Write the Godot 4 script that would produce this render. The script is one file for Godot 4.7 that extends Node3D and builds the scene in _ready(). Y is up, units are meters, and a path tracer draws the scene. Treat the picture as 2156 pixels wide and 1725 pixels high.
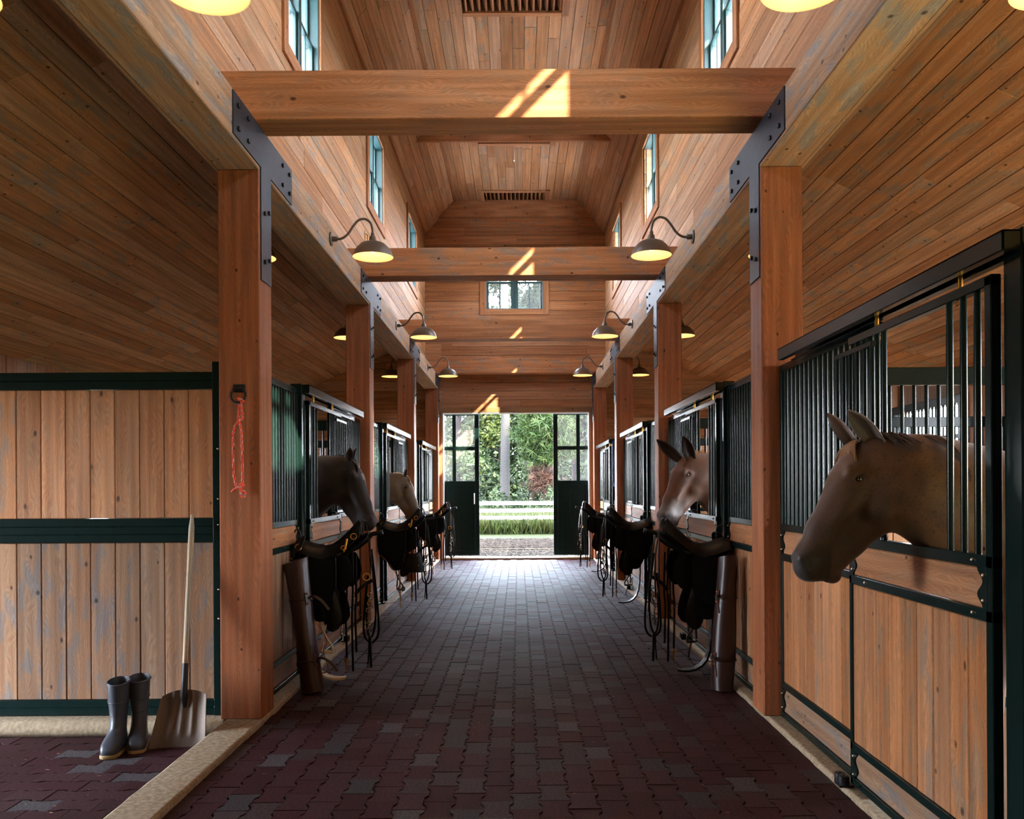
extends Node3D

# ---------------------------------------------------------------- layout (metres, y up, the aisle runs towards -z)
const P0 := 5.196      # depth of the first visible pair of posts
const BAY := 3.847     # post spacing
const HX := 1.5256     # half width between the posts
const PW := 0.2515     # post width
const WX := 1.79       # clerestory wall
const OX := 5.39       # outer walls
const ZE := -17.0      # end wall
const ZB := 4.6        # back end of the barn, behind the camera
const FY := -0.03      # paver level

var M := {}
var names := {}
var rng := RandomNumberGenerator.new()

func _ready() -> void:
	rng.seed = 7
	# camera: one-point view down the aisle, shifted lens, a hair of roll
	var cam := Camera3D.new()
	cam.name = "camera"
	cam.projection = Camera3D.PROJECTION_FRUSTUM
	cam.near = 0.05
	cam.far = 400.0
	cam.size = 0.05 * 1725.0 / 1800.0
	cam.frustum_offset = Vector2(0.05 * (1078.0 - 1091.5) / 1800.0, 0.05 * (1026.7 - 862.5) / 1800.0)
	cam.position = Vector3(0.041, 1.40, 0.0)
	cam.rotation.z = -0.006
	add_child(cam)
	cam.current = true
	# sky
	var we := WorldEnvironment.new()
	we.name = "world_environment"
	var env := Environment.new()
	var sm := ProceduralSkyMaterial.new()
	sm.sky_top_color = Color(0.80, 0.87, 0.97)
	sm.sky_horizon_color = Color(0.95, 0.97, 1.0)
	sm.sky_curve = 0.25
	sm.ground_bottom_color = Color(0.35, 0.36, 0.28)
	sm.ground_horizon_color = Color(0.62, 0.66, 0.58)
	sm.sun_angle_max = 1.0
	var sky := Sky.new()
	sky.sky_material = sm
	env.background_mode = Environment.BG_SKY
	env.sky = sky
	env.background_energy_multiplier = 44.0
	env.tonemap_mode = Environment.TONE_MAPPER_LINEAR
	env.tonemap_exposure = 1.8
	env.sdfgi_enabled = true
	env.ssao_enabled = true
	env.ssil_enabled = true
	we.environment = env
	add_child(we)
	# afternoon sun from behind the camera on the right
	var sun := DirectionalLight3D.new()
	sun.name = "sun"
	sun.light_color = Color(1.0, 0.93, 0.82)
	sun.light_energy = 13.0
	sun.light_angular_distance = 0.7
	sun.shadow_enabled = true
	add_child(sun)
	sun.look_at_from_position(Vector3.ZERO, Vector3(-1.0, -1.0, -0.70))
	make_materials()
	build_shell()
	build_timbers()
	build_windows()
	build_end_door()
	build_lamps()
	build_stalls()
	build_left_bay()
	build_floor()
	build_outdoors()
	build_tack()
	build_props()
	build_horses()
	build_litter()

# ---------------------------------------------------------------- naming and tagging
func numbered(parent: Node, base: String) -> String:
	var key := str(parent.get_instance_id()) + base
	var n: int = names.get(key, 0)
	names[key] = n + 1
	return base if n == 0 else "%s_%03d" % [base, n]

func root(called: String, at := Vector3.ZERO, turn := 0.0) -> Node3D:
	var o := Node3D.new()
	o.name = numbered(self, called)
	o.position = at
	o.rotation.y = turn
	add_child(o, true)
	return o

func tag(o: Node3D, label: String, category := "", group := "", kind := "") -> Node3D:
	if label: o.set_meta("label", label)
	if category: o.set_meta("category", category)
	if group: o.set_meta("group", group)
	if kind: o.set_meta("kind", kind)
	return o

func put(parent: Node3D, called: String, mesh: Mesh, mat: Material, xf := Transform3D.IDENTITY) -> MeshInstance3D:
	var o := MeshInstance3D.new()
	o.name = numbered(parent, called)
	o.mesh = mesh
	o.material_override = mat
	o.transform = xf
	parent.add_child(o, true)
	return o

func hub(parent: Node3D, called: String) -> Node3D:
	var o := Node3D.new()
	o.name = numbered(parent, called)
	parent.add_child(o, true)
	return o

func dup(src: Node3D, at: Vector3, turn := 0.0) -> Node3D:
	var o: Node3D = src.duplicate()
	o.name = numbered(self, str(src.name).trim_suffix("_000"))
	add_child(o, true)
	o.position = at
	o.rotation.y = turn
	return o

func rr(a: float, b: float) -> float:
	return rng.randf_range(a, b)

# ---------------------------------------------------------------- mesh builder
class MB:
	var v := PackedVector3Array()
	var n := PackedVector3Array()
	var t := PackedVector2Array()
	var c := PackedColorArray()
	var ix := PackedInt32Array()
	var xf := Transform3D.IDENTITY
	var col := Color(1, 1, 1)
	func vert(p: Vector3, nn: Vector3, uv: Vector2) -> int:
		v.push_back(xf * p)
		n.push_back((xf.basis * nn).normalized())
		t.push_back(uv)
		c.push_back(col)
		return v.size() - 1
	func tri(a: int, b: int, d: int) -> void:
		# front faces run clockwise
		var g := (v[b] - v[a]).cross(v[d] - v[a])
		if g.dot(n[a] + n[b] + n[d]) > 0.0:
			ix.push_back(a); ix.push_back(d); ix.push_back(b)
		else:
			ix.push_back(a); ix.push_back(b); ix.push_back(d)
	func quad(p: Array, nn: Vector3, uv: Array) -> void:
		var a := vert(p[0], nn, uv[0]); var b := vert(p[1], nn, uv[1]); var d := vert(p[2], nn, uv[2]); var e := vert(p[3], nn, uv[3])
		tri(a, b, d); tri(a, d, e)
	# chamfered box; g is the grain axis, (su, sv) texture turns per metre
	func box(at: Vector3, size: Vector3, ch := 0.0, g := 0, uo := Vector2.ZERO, su := 0.5, sv := 2.0) -> void:
		var h := size * 0.5
		var pos := func(s: Vector3, a: int) -> Vector3:
			var q := Vector3.ZERO
			for k in 3:
				q[k] = s[k] * (h[k] - (0.0 if k == a else ch))
			return at + q
		var uvf := func(p: Vector3, a: int) -> Vector2:
			var u := p[g] if a != g else p[(g + 1) % 3]
			var w: float
			if a == g: w = p[(g + 2) % 3]
			else: w = p[3 - a - g]
			return Vector2(u * su + uo.x, w * sv + uo.y + a * 0.37)
		for a in 3:
			var b := (a + 1) % 3
			var d := (a + 2) % 3
			for sg in [-1.0, 1.0]:
				var ps := []
				var us := []
				for e in [[-1.0, -1.0], [1.0, -1.0], [1.0, 1.0], [-1.0, 1.0]]:
					var s := Vector3.ZERO
					s[a] = sg; s[b] = e[0]; s[d] = e[1]
					var p: Vector3 = pos.call(s, a)
					ps.push_back(p)
					us.push_back(uvf.call(p, a))
				var nn := Vector3.ZERO
				nn[a] = sg
				quad(ps, nn, us)
		if ch <= 0.0: return
		for a in 3:
			var b := (a + 1) % 3
			var d := (a + 2) % 3
			for s1 in [-1.0, 1.0]:
				for s2 in [-1.0, 1.0]:
					var lo := Vector3.ZERO
					lo[a] = s1; lo[b] = s2; lo[d] = -1.0
					var hi := lo
					hi[d] = 1.0
					var q := [pos.call(lo, a), pos.call(lo, b), pos.call(hi, b), pos.call(hi, a)]
					var nn := Vector3.ZERO
					nn[a] = s1; nn[b] = s2
					var us := []
					for p in q: us.push_back(uvf.call(p, a))
					quad(q, nn.normalized(), us)
		for s1 in [-1.0, 1.0]:
			for s2 in [-1.0, 1.0]:
				for s3 in [-1.0, 1.0]:
					var s := Vector3(s1, s2, s3)
					var nn := s.normalized()
					var i0 := vert(pos.call(s, 0), nn, Vector2.ZERO)
					var i1 := vert(pos.call(s, 1), nn, Vector2.ZERO)
					var i2 := vert(pos.call(s, 2), nn, Vector2.ZERO)
					tri(i0, i1, i2)
	# rings of equal length joined into a skin
	func loft(rings: Array, closed := true, caps := true, us := 1.0, vs := 1.0, cols := []) -> void:
		var m: int = rings[0].size()
		var base := v.size()
		var keep := col
		for k in rings.size():
			var r: PackedVector3Array = rings[k]
			if cols.size(): col = cols[k]
			for j in m:
				vert(r[j], Vector3.UP, Vector2(k * us / maxf(1.0, rings.size() - 1), j * vs / m))
		col = keep
		var acc := PackedVector3Array()
		acc.resize(rings.size() * m)
		var faces := []
		var sgn := 0.0
		for k in rings.size() - 1:
			for j in (m if closed else m - 1):
				var a := k * m + j
				var b := k * m + (j + 1) % m
				var d := (k + 1) * m + (j + 1) % m
				var e := (k + 1) * m + j
				for f in [[a, b, d], [a, d, e]]:
					var g := (v[base + f[1]] - v[base + f[0]]).cross(v[base + f[2]] - v[base + f[0]])
					for q in f: acc[q] += g
					faces.push_back(f)
		for k in rings.size():
			var ctr := Vector3.ZERO
			for j in m: ctr += v[base + k * m + j]
			ctr /= m
			for j in m: sgn += acc[k * m + j].dot(v[base + k * m + j] - ctr)
		for q in acc.size():
			var nn := acc[q].normalized()
			n[base + q] = nn if sgn >= 0.0 or not closed else -nn
		for f in faces: tri(base + f[0], base + f[1], base + f[2])
		if caps and closed:
			for k in [0, rings.size() - 1]:
				var ctr := Vector3.ZERO
				for j in m: ctr += v[base + k * m + j]
				ctr /= m
				var other := Vector3.ZERO
				var k2: int = 1 if k == 0 else rings.size() - 2
				for j in m: other += v[base + k2 * m + j]
				other /= m
				var nn := (ctr - other).normalized()
				var st := v.size()
				for j in m:
					v.push_back(v[base + k * m + j]); n.push_back(nn); t.push_back(Vector2.ZERO); c.push_back(cols[k] if cols.size() else col)
				v.push_back(ctr); n.push_back(nn); t.push_back(Vector2.ZERO); c.push_back(cols[k] if cols.size() else col)
				for j in m: tri(st + m, st + j, st + (j + 1) % m)
	# tube along a path; radius may be a number or an array
	func tube(path: Array, radius, sides := 8, caps := true, ring := false) -> void:
		sweep(path, radius, radius, sides, caps, ring)
	# sweep of an ellipse (ra across, rb along the frame's other axis)
	func sweep(path: Array, ra, rb, sides := 8, caps := true, ring := false, up := Vector3(0.13, 0.9, 0.31), flat := false) -> void:
		var rings := []
		var prev := Vector3.ZERO
		var L := path.size()
		for k in L:
			var tan: Vector3
			if ring: tan = path[(k + 1) % L] - path[(k + L - 1) % L]
			elif k == 0: tan = path[1] - path[0]
			elif k == L - 1: tan = path[k] - path[k - 1]
			else: tan = path[k + 1] - path[k - 1]
			tan = tan.normalized()
			var s: Vector3
			if prev == Vector3.ZERO or flat:
				s = tan.cross(up)
				if s.length() < 0.05: s = tan.cross(Vector3(0.9, 0.1, 0.2))
				s = s.normalized()
			else:
				s = (prev - tan * prev.dot(tan)).normalized()
			prev = s
			var w := tan.cross(s).normalized()
			var r := PackedVector3Array()
			var a: float = ra[k] if ra is Array else ra
			var b: float = rb[k] if rb is Array else rb
			for j in sides:
				var th := TAU * j / sides
				r.push_back(path[k] + s * cos(th) * a + w * sin(th) * b)
			rings.push_back(r)
		if ring: rings.push_back(rings[0])
		loft(rings, true, caps and not ring, 1.0, 1.0)
	# flat strap: rectangular section, wide along `side`
	func strap(path: Array, wide: float, thick: float, side: Vector3) -> void:
		var rings := []
		var L := path.size()
		for k in L:
			var tan: Vector3 = (path[mini(k + 1, L - 1)] - path[maxi(k - 1, 0)]).normalized()
			var s := (side - tan * side.dot(tan)).normalized()
			var w := tan.cross(s).normalized()
			var r := PackedVector3Array()
			for e in [[-1, -1], [-0.86, -1.25], [0.86, -1.25], [1, -1], [1, 1], [0.86, 1.25], [-0.86, 1.25], [-1, 1]]:
				r.push_back(path[k] + s * (wide * 0.5 * e[0]) + w * (thick * 0.4 * e[1]))
			rings.push_back(r)
		loft(rings, true, true)
	func lathe(prof: Array, segs := 24, axis := Vector3.UP, at := Vector3.ZERO, caps := false) -> void:
		var q := Quaternion(Vector3.UP, axis) if axis != Vector3.DOWN else Quaternion(Vector3.RIGHT, PI)
		var rings := []
		for p in prof:
			var r := PackedVector3Array()
			for j in segs:
				var th := TAU * j / segs
				r.push_back(at + q * Vector3(cos(th) * p.x, p.y, sin(th) * p.x))
			rings.push_back(r)
		loft(rings, true, caps)
	func ball(at: Vector3, r: Vector3, segs := 10) -> void:
		var rings := []
		for k in segs / 2 + 1:
			var ph := PI * (float(k) / (segs / 2)) * 0.98 + 0.03
			var ring := PackedVector3Array()
			for j in segs:
				var th := TAU * j / segs
				ring.push_back(at + Vector3(cos(th) * sin(ph) * r.x, cos(ph) * r.y, sin(th) * sin(ph) * r.z))
			rings.push_back(ring)
		loft(rings, true, true)
	# plate: polygon in the local xy plane, thickness along z
	func plate(poly: PackedVector2Array, thick: float, us := 1.0) -> void:
		var idx := Geometry2D.triangulate_polygon(poly)
		for sg in [-1.0, 1.0]:
			var base := v.size()
			for p in poly: vert(Vector3(p.x, p.y, sg * thick * 0.5), Vector3(0, 0, sg), p * us)
			for k in range(0, idx.size(), 3): tri(base + idx[k], base + idx[k + 1], base + idx[k + 2])
		var m := poly.size()
		var area := 0.0
		for k in m: area += poly[k].cross(poly[(k + 1) % m])
		for k in m:
			var a := poly[k]
			var b := poly[(k + 1) % m]
			var e := (b - a).normalized()
			var nn := Vector3(e.y, -e.x, 0) * signf(area)
			quad([Vector3(a.x, a.y, -thick * 0.5), Vector3(b.x, b.y, -thick * 0.5), Vector3(b.x, b.y, thick * 0.5), Vector3(a.x, a.y, thick * 0.5)], nn, [a * us, b * us, b * us, a * us])
	func done() -> ArrayMesh:
		var arr := []
		arr.resize(Mesh.ARRAY_MAX)
		arr[Mesh.ARRAY_VERTEX] = v
		arr[Mesh.ARRAY_NORMAL] = n
		arr[Mesh.ARRAY_TEX_UV] = t
		arr[Mesh.ARRAY_COLOR] = c
		arr[Mesh.ARRAY_INDEX] = ix
		var am := ArrayMesh.new()
		am.add_surface_from_arrays(Mesh.PRIMITIVE_TRIANGLES, arr)
		return am

func mb(col := Color(1, 1, 1)) -> MB:
	var b := MB.new()
	b.col = col
	return b

func box_mesh(size: Vector3, ch := 0.0, col := Color(1, 1, 1), g := 0) -> ArrayMesh:
	var b := mb(col)
	b.box(Vector3.ZERO, size, ch, g, Vector2(rr(0, 1), rr(0, 1)))
	return b.done()

func bx(parent: Node3D, called: String, at: Vector3, size: Vector3, mat: Material, ch := 0.003, col := Color(1, 1, 1), g := -1) -> MeshInstance3D:
	if g < 0:
		g = 0
		for k in 3:
			if size[k] > size[g]: g = k
	return put(parent, called, box_mesh(size, ch, col, g), mat, Transform3D(Basis.IDENTITY, at))

var tube_cache := {}
func rod(parent: Node3D, called: String, a: Vector3, b: Vector3, r: float, mat: Material, sides := 10) -> MeshInstance3D:
	var L := snappedf((b - a).length(), 0.001)
	var key := "%f_%f_%d" % [L, r, sides]
	if not tube_cache.has(key):
		var m := mb()
		m.tube([Vector3(0, 0, 0), Vector3(0, L, 0)], r, sides)
		tube_cache[key] = m.done()
	var d := (b - a).normalized()
	var q := Quaternion(Vector3.UP, d) if d.dot(Vector3.UP) > -0.999 else Quaternion(Vector3.RIGHT, PI)
	return put(parent, called, tube_cache[key], mat, Transform3D(Basis(q), a))

func curve(pts: Array, n := 6) -> Array:
	var out := []
	for k in pts.size() - 1:
		var p0: Vector3 = pts[maxi(k - 1, 0)]
		var p1: Vector3 = pts[k]
		var p2: Vector3 = pts[k + 1]
		var p3: Vector3 = pts[mini(k + 2, pts.size() - 1)]
		for j in n: out.push_back(p1.cubic_interpolate(p2, p0, p3, float(j) / n))
	out.push_back(pts[pts.size() - 1])
	return out

# ---------------------------------------------------------------- materials
func std(col: Color, rough := 0.6, metal := 0.0, spec := 0.5) -> StandardMaterial3D:
	var m := StandardMaterial3D.new()
	m.albedo_color = col
	m.roughness = rough
	m.metallic = metal
	m.metallic_specular = spec
	m.vertex_color_use_as_albedo = true
	return m

func noise_bytes(w: int, h: int, freq: float, oct: int, sd: int) -> PackedByteArray:
	var f := FastNoiseLite.new()
	f.seed = sd
	f.noise_type = FastNoiseLite.TYPE_SIMPLEX_SMOOTH
	f.frequency = freq
	f.fractal_octaves = oct
	var im := f.get_seamless_image(w, h, false, false, 0.2, true)
	im.convert(Image.FORMAT_L8)
	return im.get_data()

func stretched(w: int, h: int, freq: float, oct: int, sd: int, W: int, H: int) -> PackedByteArray:
	var f := FastNoiseLite.new()
	f.seed = sd
	f.noise_type = FastNoiseLite.TYPE_SIMPLEX_SMOOTH
	f.frequency = freq
	f.fractal_octaves = oct
	var im := f.get_seamless_image(w, h, false, false, 0.2, true)
	im.convert(Image.FORMAT_L8)
	im.resize(W, H, Image.INTERPOLATE_CUBIC)
	return im.get_data()

# sawn cedar: growth rings bent by slow noise and by knots, fine streaks, cross saw marks
func wood_texture(sd: int, grey: float, nknots: int) -> ImageTexture:
	var W := 1024
	var H := 1024
	var slow := noise_bytes(256, 256, 0.012, 3, sd)
	var streak := noise_bytes(256, 256, 0.22, 2, sd + 1)
	var patch := noise_bytes(256, 256, 0.02, 4, sd + 2)
	var saw := noise_bytes(256, 256, 0.35, 2, sd + 3)
	var band := stretched(32, 256, 0.035, 3, sd + 4, W, H)
	var bend := PackedFloat32Array()
	bend.resize(W * H)
	var dark := PackedFloat32Array()
	dark.resize(W * H)
	var g := RandomNumberGenerator.new()
	g.seed = sd
	for k in nknots:
		var cx := g.randi_range(0, W - 1)
		var cy := g.randi_range(0, H - 1)
		var ry := g.randf_range(9.0, 30.0)
		var rx := ry * g.randf_range(0.28, 0.5)
		var ex := int(rx * 8.0)
		var ey := int(ry * 3.4)
		for dy in range(-ey, ey + 1):
			for dx in range(-ex, ex + 1):
				var q := sqrt((dx / rx) * (dx / rx) + (dy / ry) * (dy / ry))
				var i := ((cy + dy + H) % H) * W + (cx + dx + W) % W
				if q < 1.0: dark[i] = maxf(dark[i], 0.5 * (1.0 - q * q) + 0.15)
				var far := sqrt((dx / (rx * 8.0)) ** 2 + (dy / (ry * 3.4)) ** 2)
				if far < 1.0: bend[i] += (1.0 - far) * (1.0 - far) * ry * 1.5 * signf(dy + 0.01)
	var out := PackedByteArray()
	out.resize(W * H * 3)
	var k2 := TAU * 46.0 / 1024.0
	var o := 0
	for y in H:
		var ys := (y >> 2) * 256
		for x in W:
			var i := y * W + x
			var a := slow[ys + (x >> 2)] * 0.62 + bend[i]
			var ring := sin((y + a) * k2)
			ring = ring * ring * ring * 0.5 + 0.5
			var st := streak[((y & 255) << 8) + (x >> 2)] / 255.0
			var sw := saw[((x & 255) << 8) + (y >> 3)] / 255.0
			var pt := patch[ys + (x >> 2)] / 255.0
			var s2 := band[i] / 255.0
			var b := 1.06 - 0.13 * ring - 0.14 * (1.0 - st) - 0.11 * (1.0 - sw)
			b *= 1.0 - dark[i] * 0.8
			b *= 1.0 - (1.0 - s2) * 0.22
			var w := clampf((pt - 0.46) * 5.0, 0.0, 1.0) * grey
			out[o] = int(clampf(b * lerpf(1.0, 0.86, w), 0.0, 1.0) * 255.0)
			out[o + 1] = int(clampf(b * lerpf(0.89 + 0.07 * s2, 0.92, w), 0.0, 1.0) * 255.0)
			out[o + 2] = int(clampf(b * lerpf(0.76 + 0.12 * s2, 0.98, w), 0.0, 1.0) * 255.0)
			o += 3
	return ImageTexture.create_from_image(Image.create_from_data(W, H, false, Image.FORMAT_RGB8, out))

func grain_texture(sd: int, size: int, freq: float, oct: int, lo: Color, hi: Color, contrast := 1.6, specks := 0.0) -> ImageTexture:
	var a := noise_bytes(size, size, freq, oct, sd)
	var b := noise_bytes(size, size, 0.45, 1, sd + 9)
	var out := PackedByteArray()
	out.resize(size * size * 3)
	var o := 0
	for i in size * size:
		var k := clampf(((a[i] / 255.0) - 0.5) * contrast + 0.5 + (b[i] / 255.0 - 0.5) * specks, 0.0, 1.0)
		out[o] = int(lerpf(lo.r, hi.r, k) * 255.0)
		out[o + 1] = int(lerpf(lo.g, hi.g, k) * 255.0)
		out[o + 2] = int(lerpf(lo.b, hi.b, k) * 255.0)
		o += 3
	return ImageTexture.create_from_image(Image.create_from_data(size, size, false, Image.FORMAT_RGB8, out))

func tri_tex(m: StandardMaterial3D, tx: Texture2D, scale: float) -> StandardMaterial3D:
	m.albedo_texture = tx
	m.uv1_triplanar = true
	m.uv1_world_triplanar = true
	m.uv1_scale = Vector3.ONE * scale
	return m

func make_materials() -> void:
	M.wood = std(Color(1, 1, 1), 0.62, 0.0, 0.35)
	M.wood.albedo_texture = wood_texture(11, 0.3, 6)
	M.grey_wood = std(Color(1, 1, 1), 0.7, 0.0, 0.3)
	M.grey_wood.albedo_texture = wood_texture(31, 1.0, 10)
	var steel_tx := grain_texture(5, 256, 0.03, 4, Color(0.88, 0.89, 0.89), Color(1, 1, 1), 1.2, 0.4)
	M.green_steel = tri_tex(std(Color(0.06, 0.125, 0.118), 0.21, 0.0, 0.32), steel_tx, 1.7)
	M.teal_frame = std(Color(0.16, 0.28, 0.28), 0.4, 0.0, 0.5)
	M.plate_steel = tri_tex(std(Color(0.20, 0.22, 0.25), 0.5, 0.25, 0.5), steel_tx, 1.1)
	M.bolt = std(Color(0.10, 0.11, 0.12), 0.45, 0.5, 0.5)
	M.chrome = std(Color(0.72, 0.70, 0.66), 0.22, 1.0, 0.5)
	M.brass = std(Color(0.80, 0.60, 0.26), 0.28, 1.0, 0.5)
	M.copper = std(Color(0.72, 0.36, 0.22), 0.3, 1.0, 0.5)
	M.glass = std(Color(1, 1, 1, 0.06), 0.02, 0.0, 0.5)
	M.glass.transparency = BaseMaterial3D.TRANSPARENCY_ALPHA
	M.glass.vertex_color_use_as_albedo = false
	M.white_paint_and_glare = std(Color(0.86, 0.86, 0.84), 0.5, 0.0, 0.4)
	var rub := grain_texture(17, 512, 0.06, 4, Color(0.62, 0.62, 0.66), Color(1, 1, 1), 1.8, 0.8)
	M.paver = tri_tex(std(Color(1, 1, 1), 0.58, 0.0, 0.26), rub, 1.9)
	var conc := grain_texture(21, 512, 0.045, 5, Color(0.72, 0.67, 0.61), Color(1.0, 0.98, 0.95), 1.3, 1.0)
	M.concrete = tri_tex(std(Color(0.64, 0.59, 0.51), 0.85, 0.0, 0.3), conc, 1.2)
	M.slab = tri_tex(std(Color(0.14, 0.11, 0.11), 0.9), conc, 0.9)
	M.roof_metal = std(Color(0.80, 0.81, 0.82), 0.5, 0.0, 0.4)
	M.fence = std(Color(0.72, 0.73, 0.74), 0.6, 0.0, 0.3)
	M.rope = std(Color(1, 1, 1), 0.75, 0.0, 0.3)
	M.blue_rope = std(Color(0.16, 0.24, 0.55), 0.7)
	M.bedding = tri_tex(std(Color(0.50, 0.38, 0.26), 0.95), conc, 3.0)
	M.black_leather = tri_tex(std(Color(0.035, 0.032, 0.032), 0.38, 0.0, 0.36), steel_tx, 6.0)
	M.black_felt = std(Color(0.028, 0.026, 0.026), 0.8, 0.0, 0.25)
	M.brown_leather = tri_tex(std(Color(0.20, 0.105, 0.085), 0.36, 0.0, 0.5), steel_tx, 5.0)
	M.tan_leather = std(Color(0.52, 0.28, 0.12), 0.45, 0.0, 0.4)
	M.cream_pad = std(Color(0.80, 0.76, 0.68), 0.8, 0.0, 0.3)
	M.rubber = std(Color(0.20, 0.215, 0.24), 0.40, 0.0, 0.5)
	M.sole = std(Color(0.62, 0.52, 0.34), 0.6)
	M.ash_wood = std(Color(0.74, 0.68, 0.58), 0.6)
	M.ash_wood.albedo_texture = M.grey_wood.albedo_texture
	M.shovel_steel = tri_tex(std(Color(0.47, 0.42, 0.39), 0.5, 0.35, 0.5), conc, 5.0)
	M.iron = std(Color(0.10, 0.09, 0.09), 0.5, 0.4, 0.5)
	M.lamp_metal = std(Color(0.42, 0.36, 0.30), 0.38, 0.3, 0.5)
	M.enamel = std(Color(0.78, 0.66, 0.50), 0.4, 0.0, 0.5)
	M.bulb = std(Color(1.0, 0.85, 0.6), 0.4)
	M.bulb.vertex_color_use_as_albedo = false
	M.bulb.emission_enabled = true
	M.bulb.emission = Color(1.0, 0.78, 0.48)
	M.bulb.emission_energy_multiplier = 4.0

# cedar tones (linear), warm to grey
func cedar(kind := 0) -> Color:
	var k := rng.randf()
	var c := Color(0.78, 0.46, 0.275)
	if k < 0.30: c = Color(0.70, 0.385, 0.21)
	elif k < 0.52: c = Color(0.82, 0.52, 0.345)
	elif k < 0.70: c = Color(0.64, 0.335, 0.17)
	elif k < 0.82: c = Color(0.72, 0.47, 0.31)
	if kind == 1: c = c.lerp(Color(0.42, 0.34, 0.30), rr(0.15, 0.75))      # greyed boards
	elif kind == 3 or kind == 4 or kind == 6: c = c.lerp(Color(0.56, 0.235, 0.105), 0.55)             # red timbers
	elif kind == 5: c = c.lerp(Color(0.30, 0.215, 0.18), rr(0.55, 0.85))          # darker greyish lower boards
	return c * rr(0.80, 1.12)

# boards side by side on a rectangle: o is a corner, a along the boards, b across, n the face; each board its own part
func boards(parent: Node3D, called: String, o: Vector3, a: Vector3, b: Vector3, L: float, W: float, bw: float, th: float, kind: int, mean_len := 0.0, grey := 0.25, ch := 0.004, gap := 0.004) -> void:
	var n := a.cross(b).normalized()
	var rows := maxi(1, roundi(W / bw))
	var w := W / rows
	var bas := Basis(a, b, n)
	for r in rows:
		var s := 0.0
		if mean_len > 0.0: s = -rr(0.0, mean_len)
		while s < L - 0.001:
			var e := L
			if mean_len > 0.0: e = s + mean_len * rr(0.7, 1.3)
			var s0 := maxf(s, 0.0)
			var e0 := minf(e, L)
			s = e
			if e0 - s0 < 0.12:
				continue
			var m := mb(cedar(kind))
			m.box(Vector3.ZERO, Vector3(e0 - s0 - gap * 0.7, w - gap, th * rr(0.94, 1.06)), ch, 0, Vector2(rr(0, 1), rr(0, 1)))
			var at := o + a * (s0 + e0) * 0.5 + b * (w * (r + 0.5)) + n * rr(-0.0012, 0.0012)
			put(parent, called, m.done(), M.grey_wood if rng.randf() < grey else M.wood, Transform3D(bas, at))

# ---------------------------------------------------------------- the shell
const WIN_Z := [-3.63, -7.375, -11.09, -14.88]
const WIN_HALF := 0.565
const WY0 := 4.95
const WY1 := 6.03
const VENTS := [[9.62, 10.22], [13.47, 14.10], [16.36, 16.97]]

func holed_strips(lo: float, hi: float, holes: Array) -> Array:
	var out := []
	var s := lo
	for h in holes:
		if h[0] > s: out.push_back([s, h[0]])
		s = h[1]
	if hi > s: out.push_back([s, hi])
	return out

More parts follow.
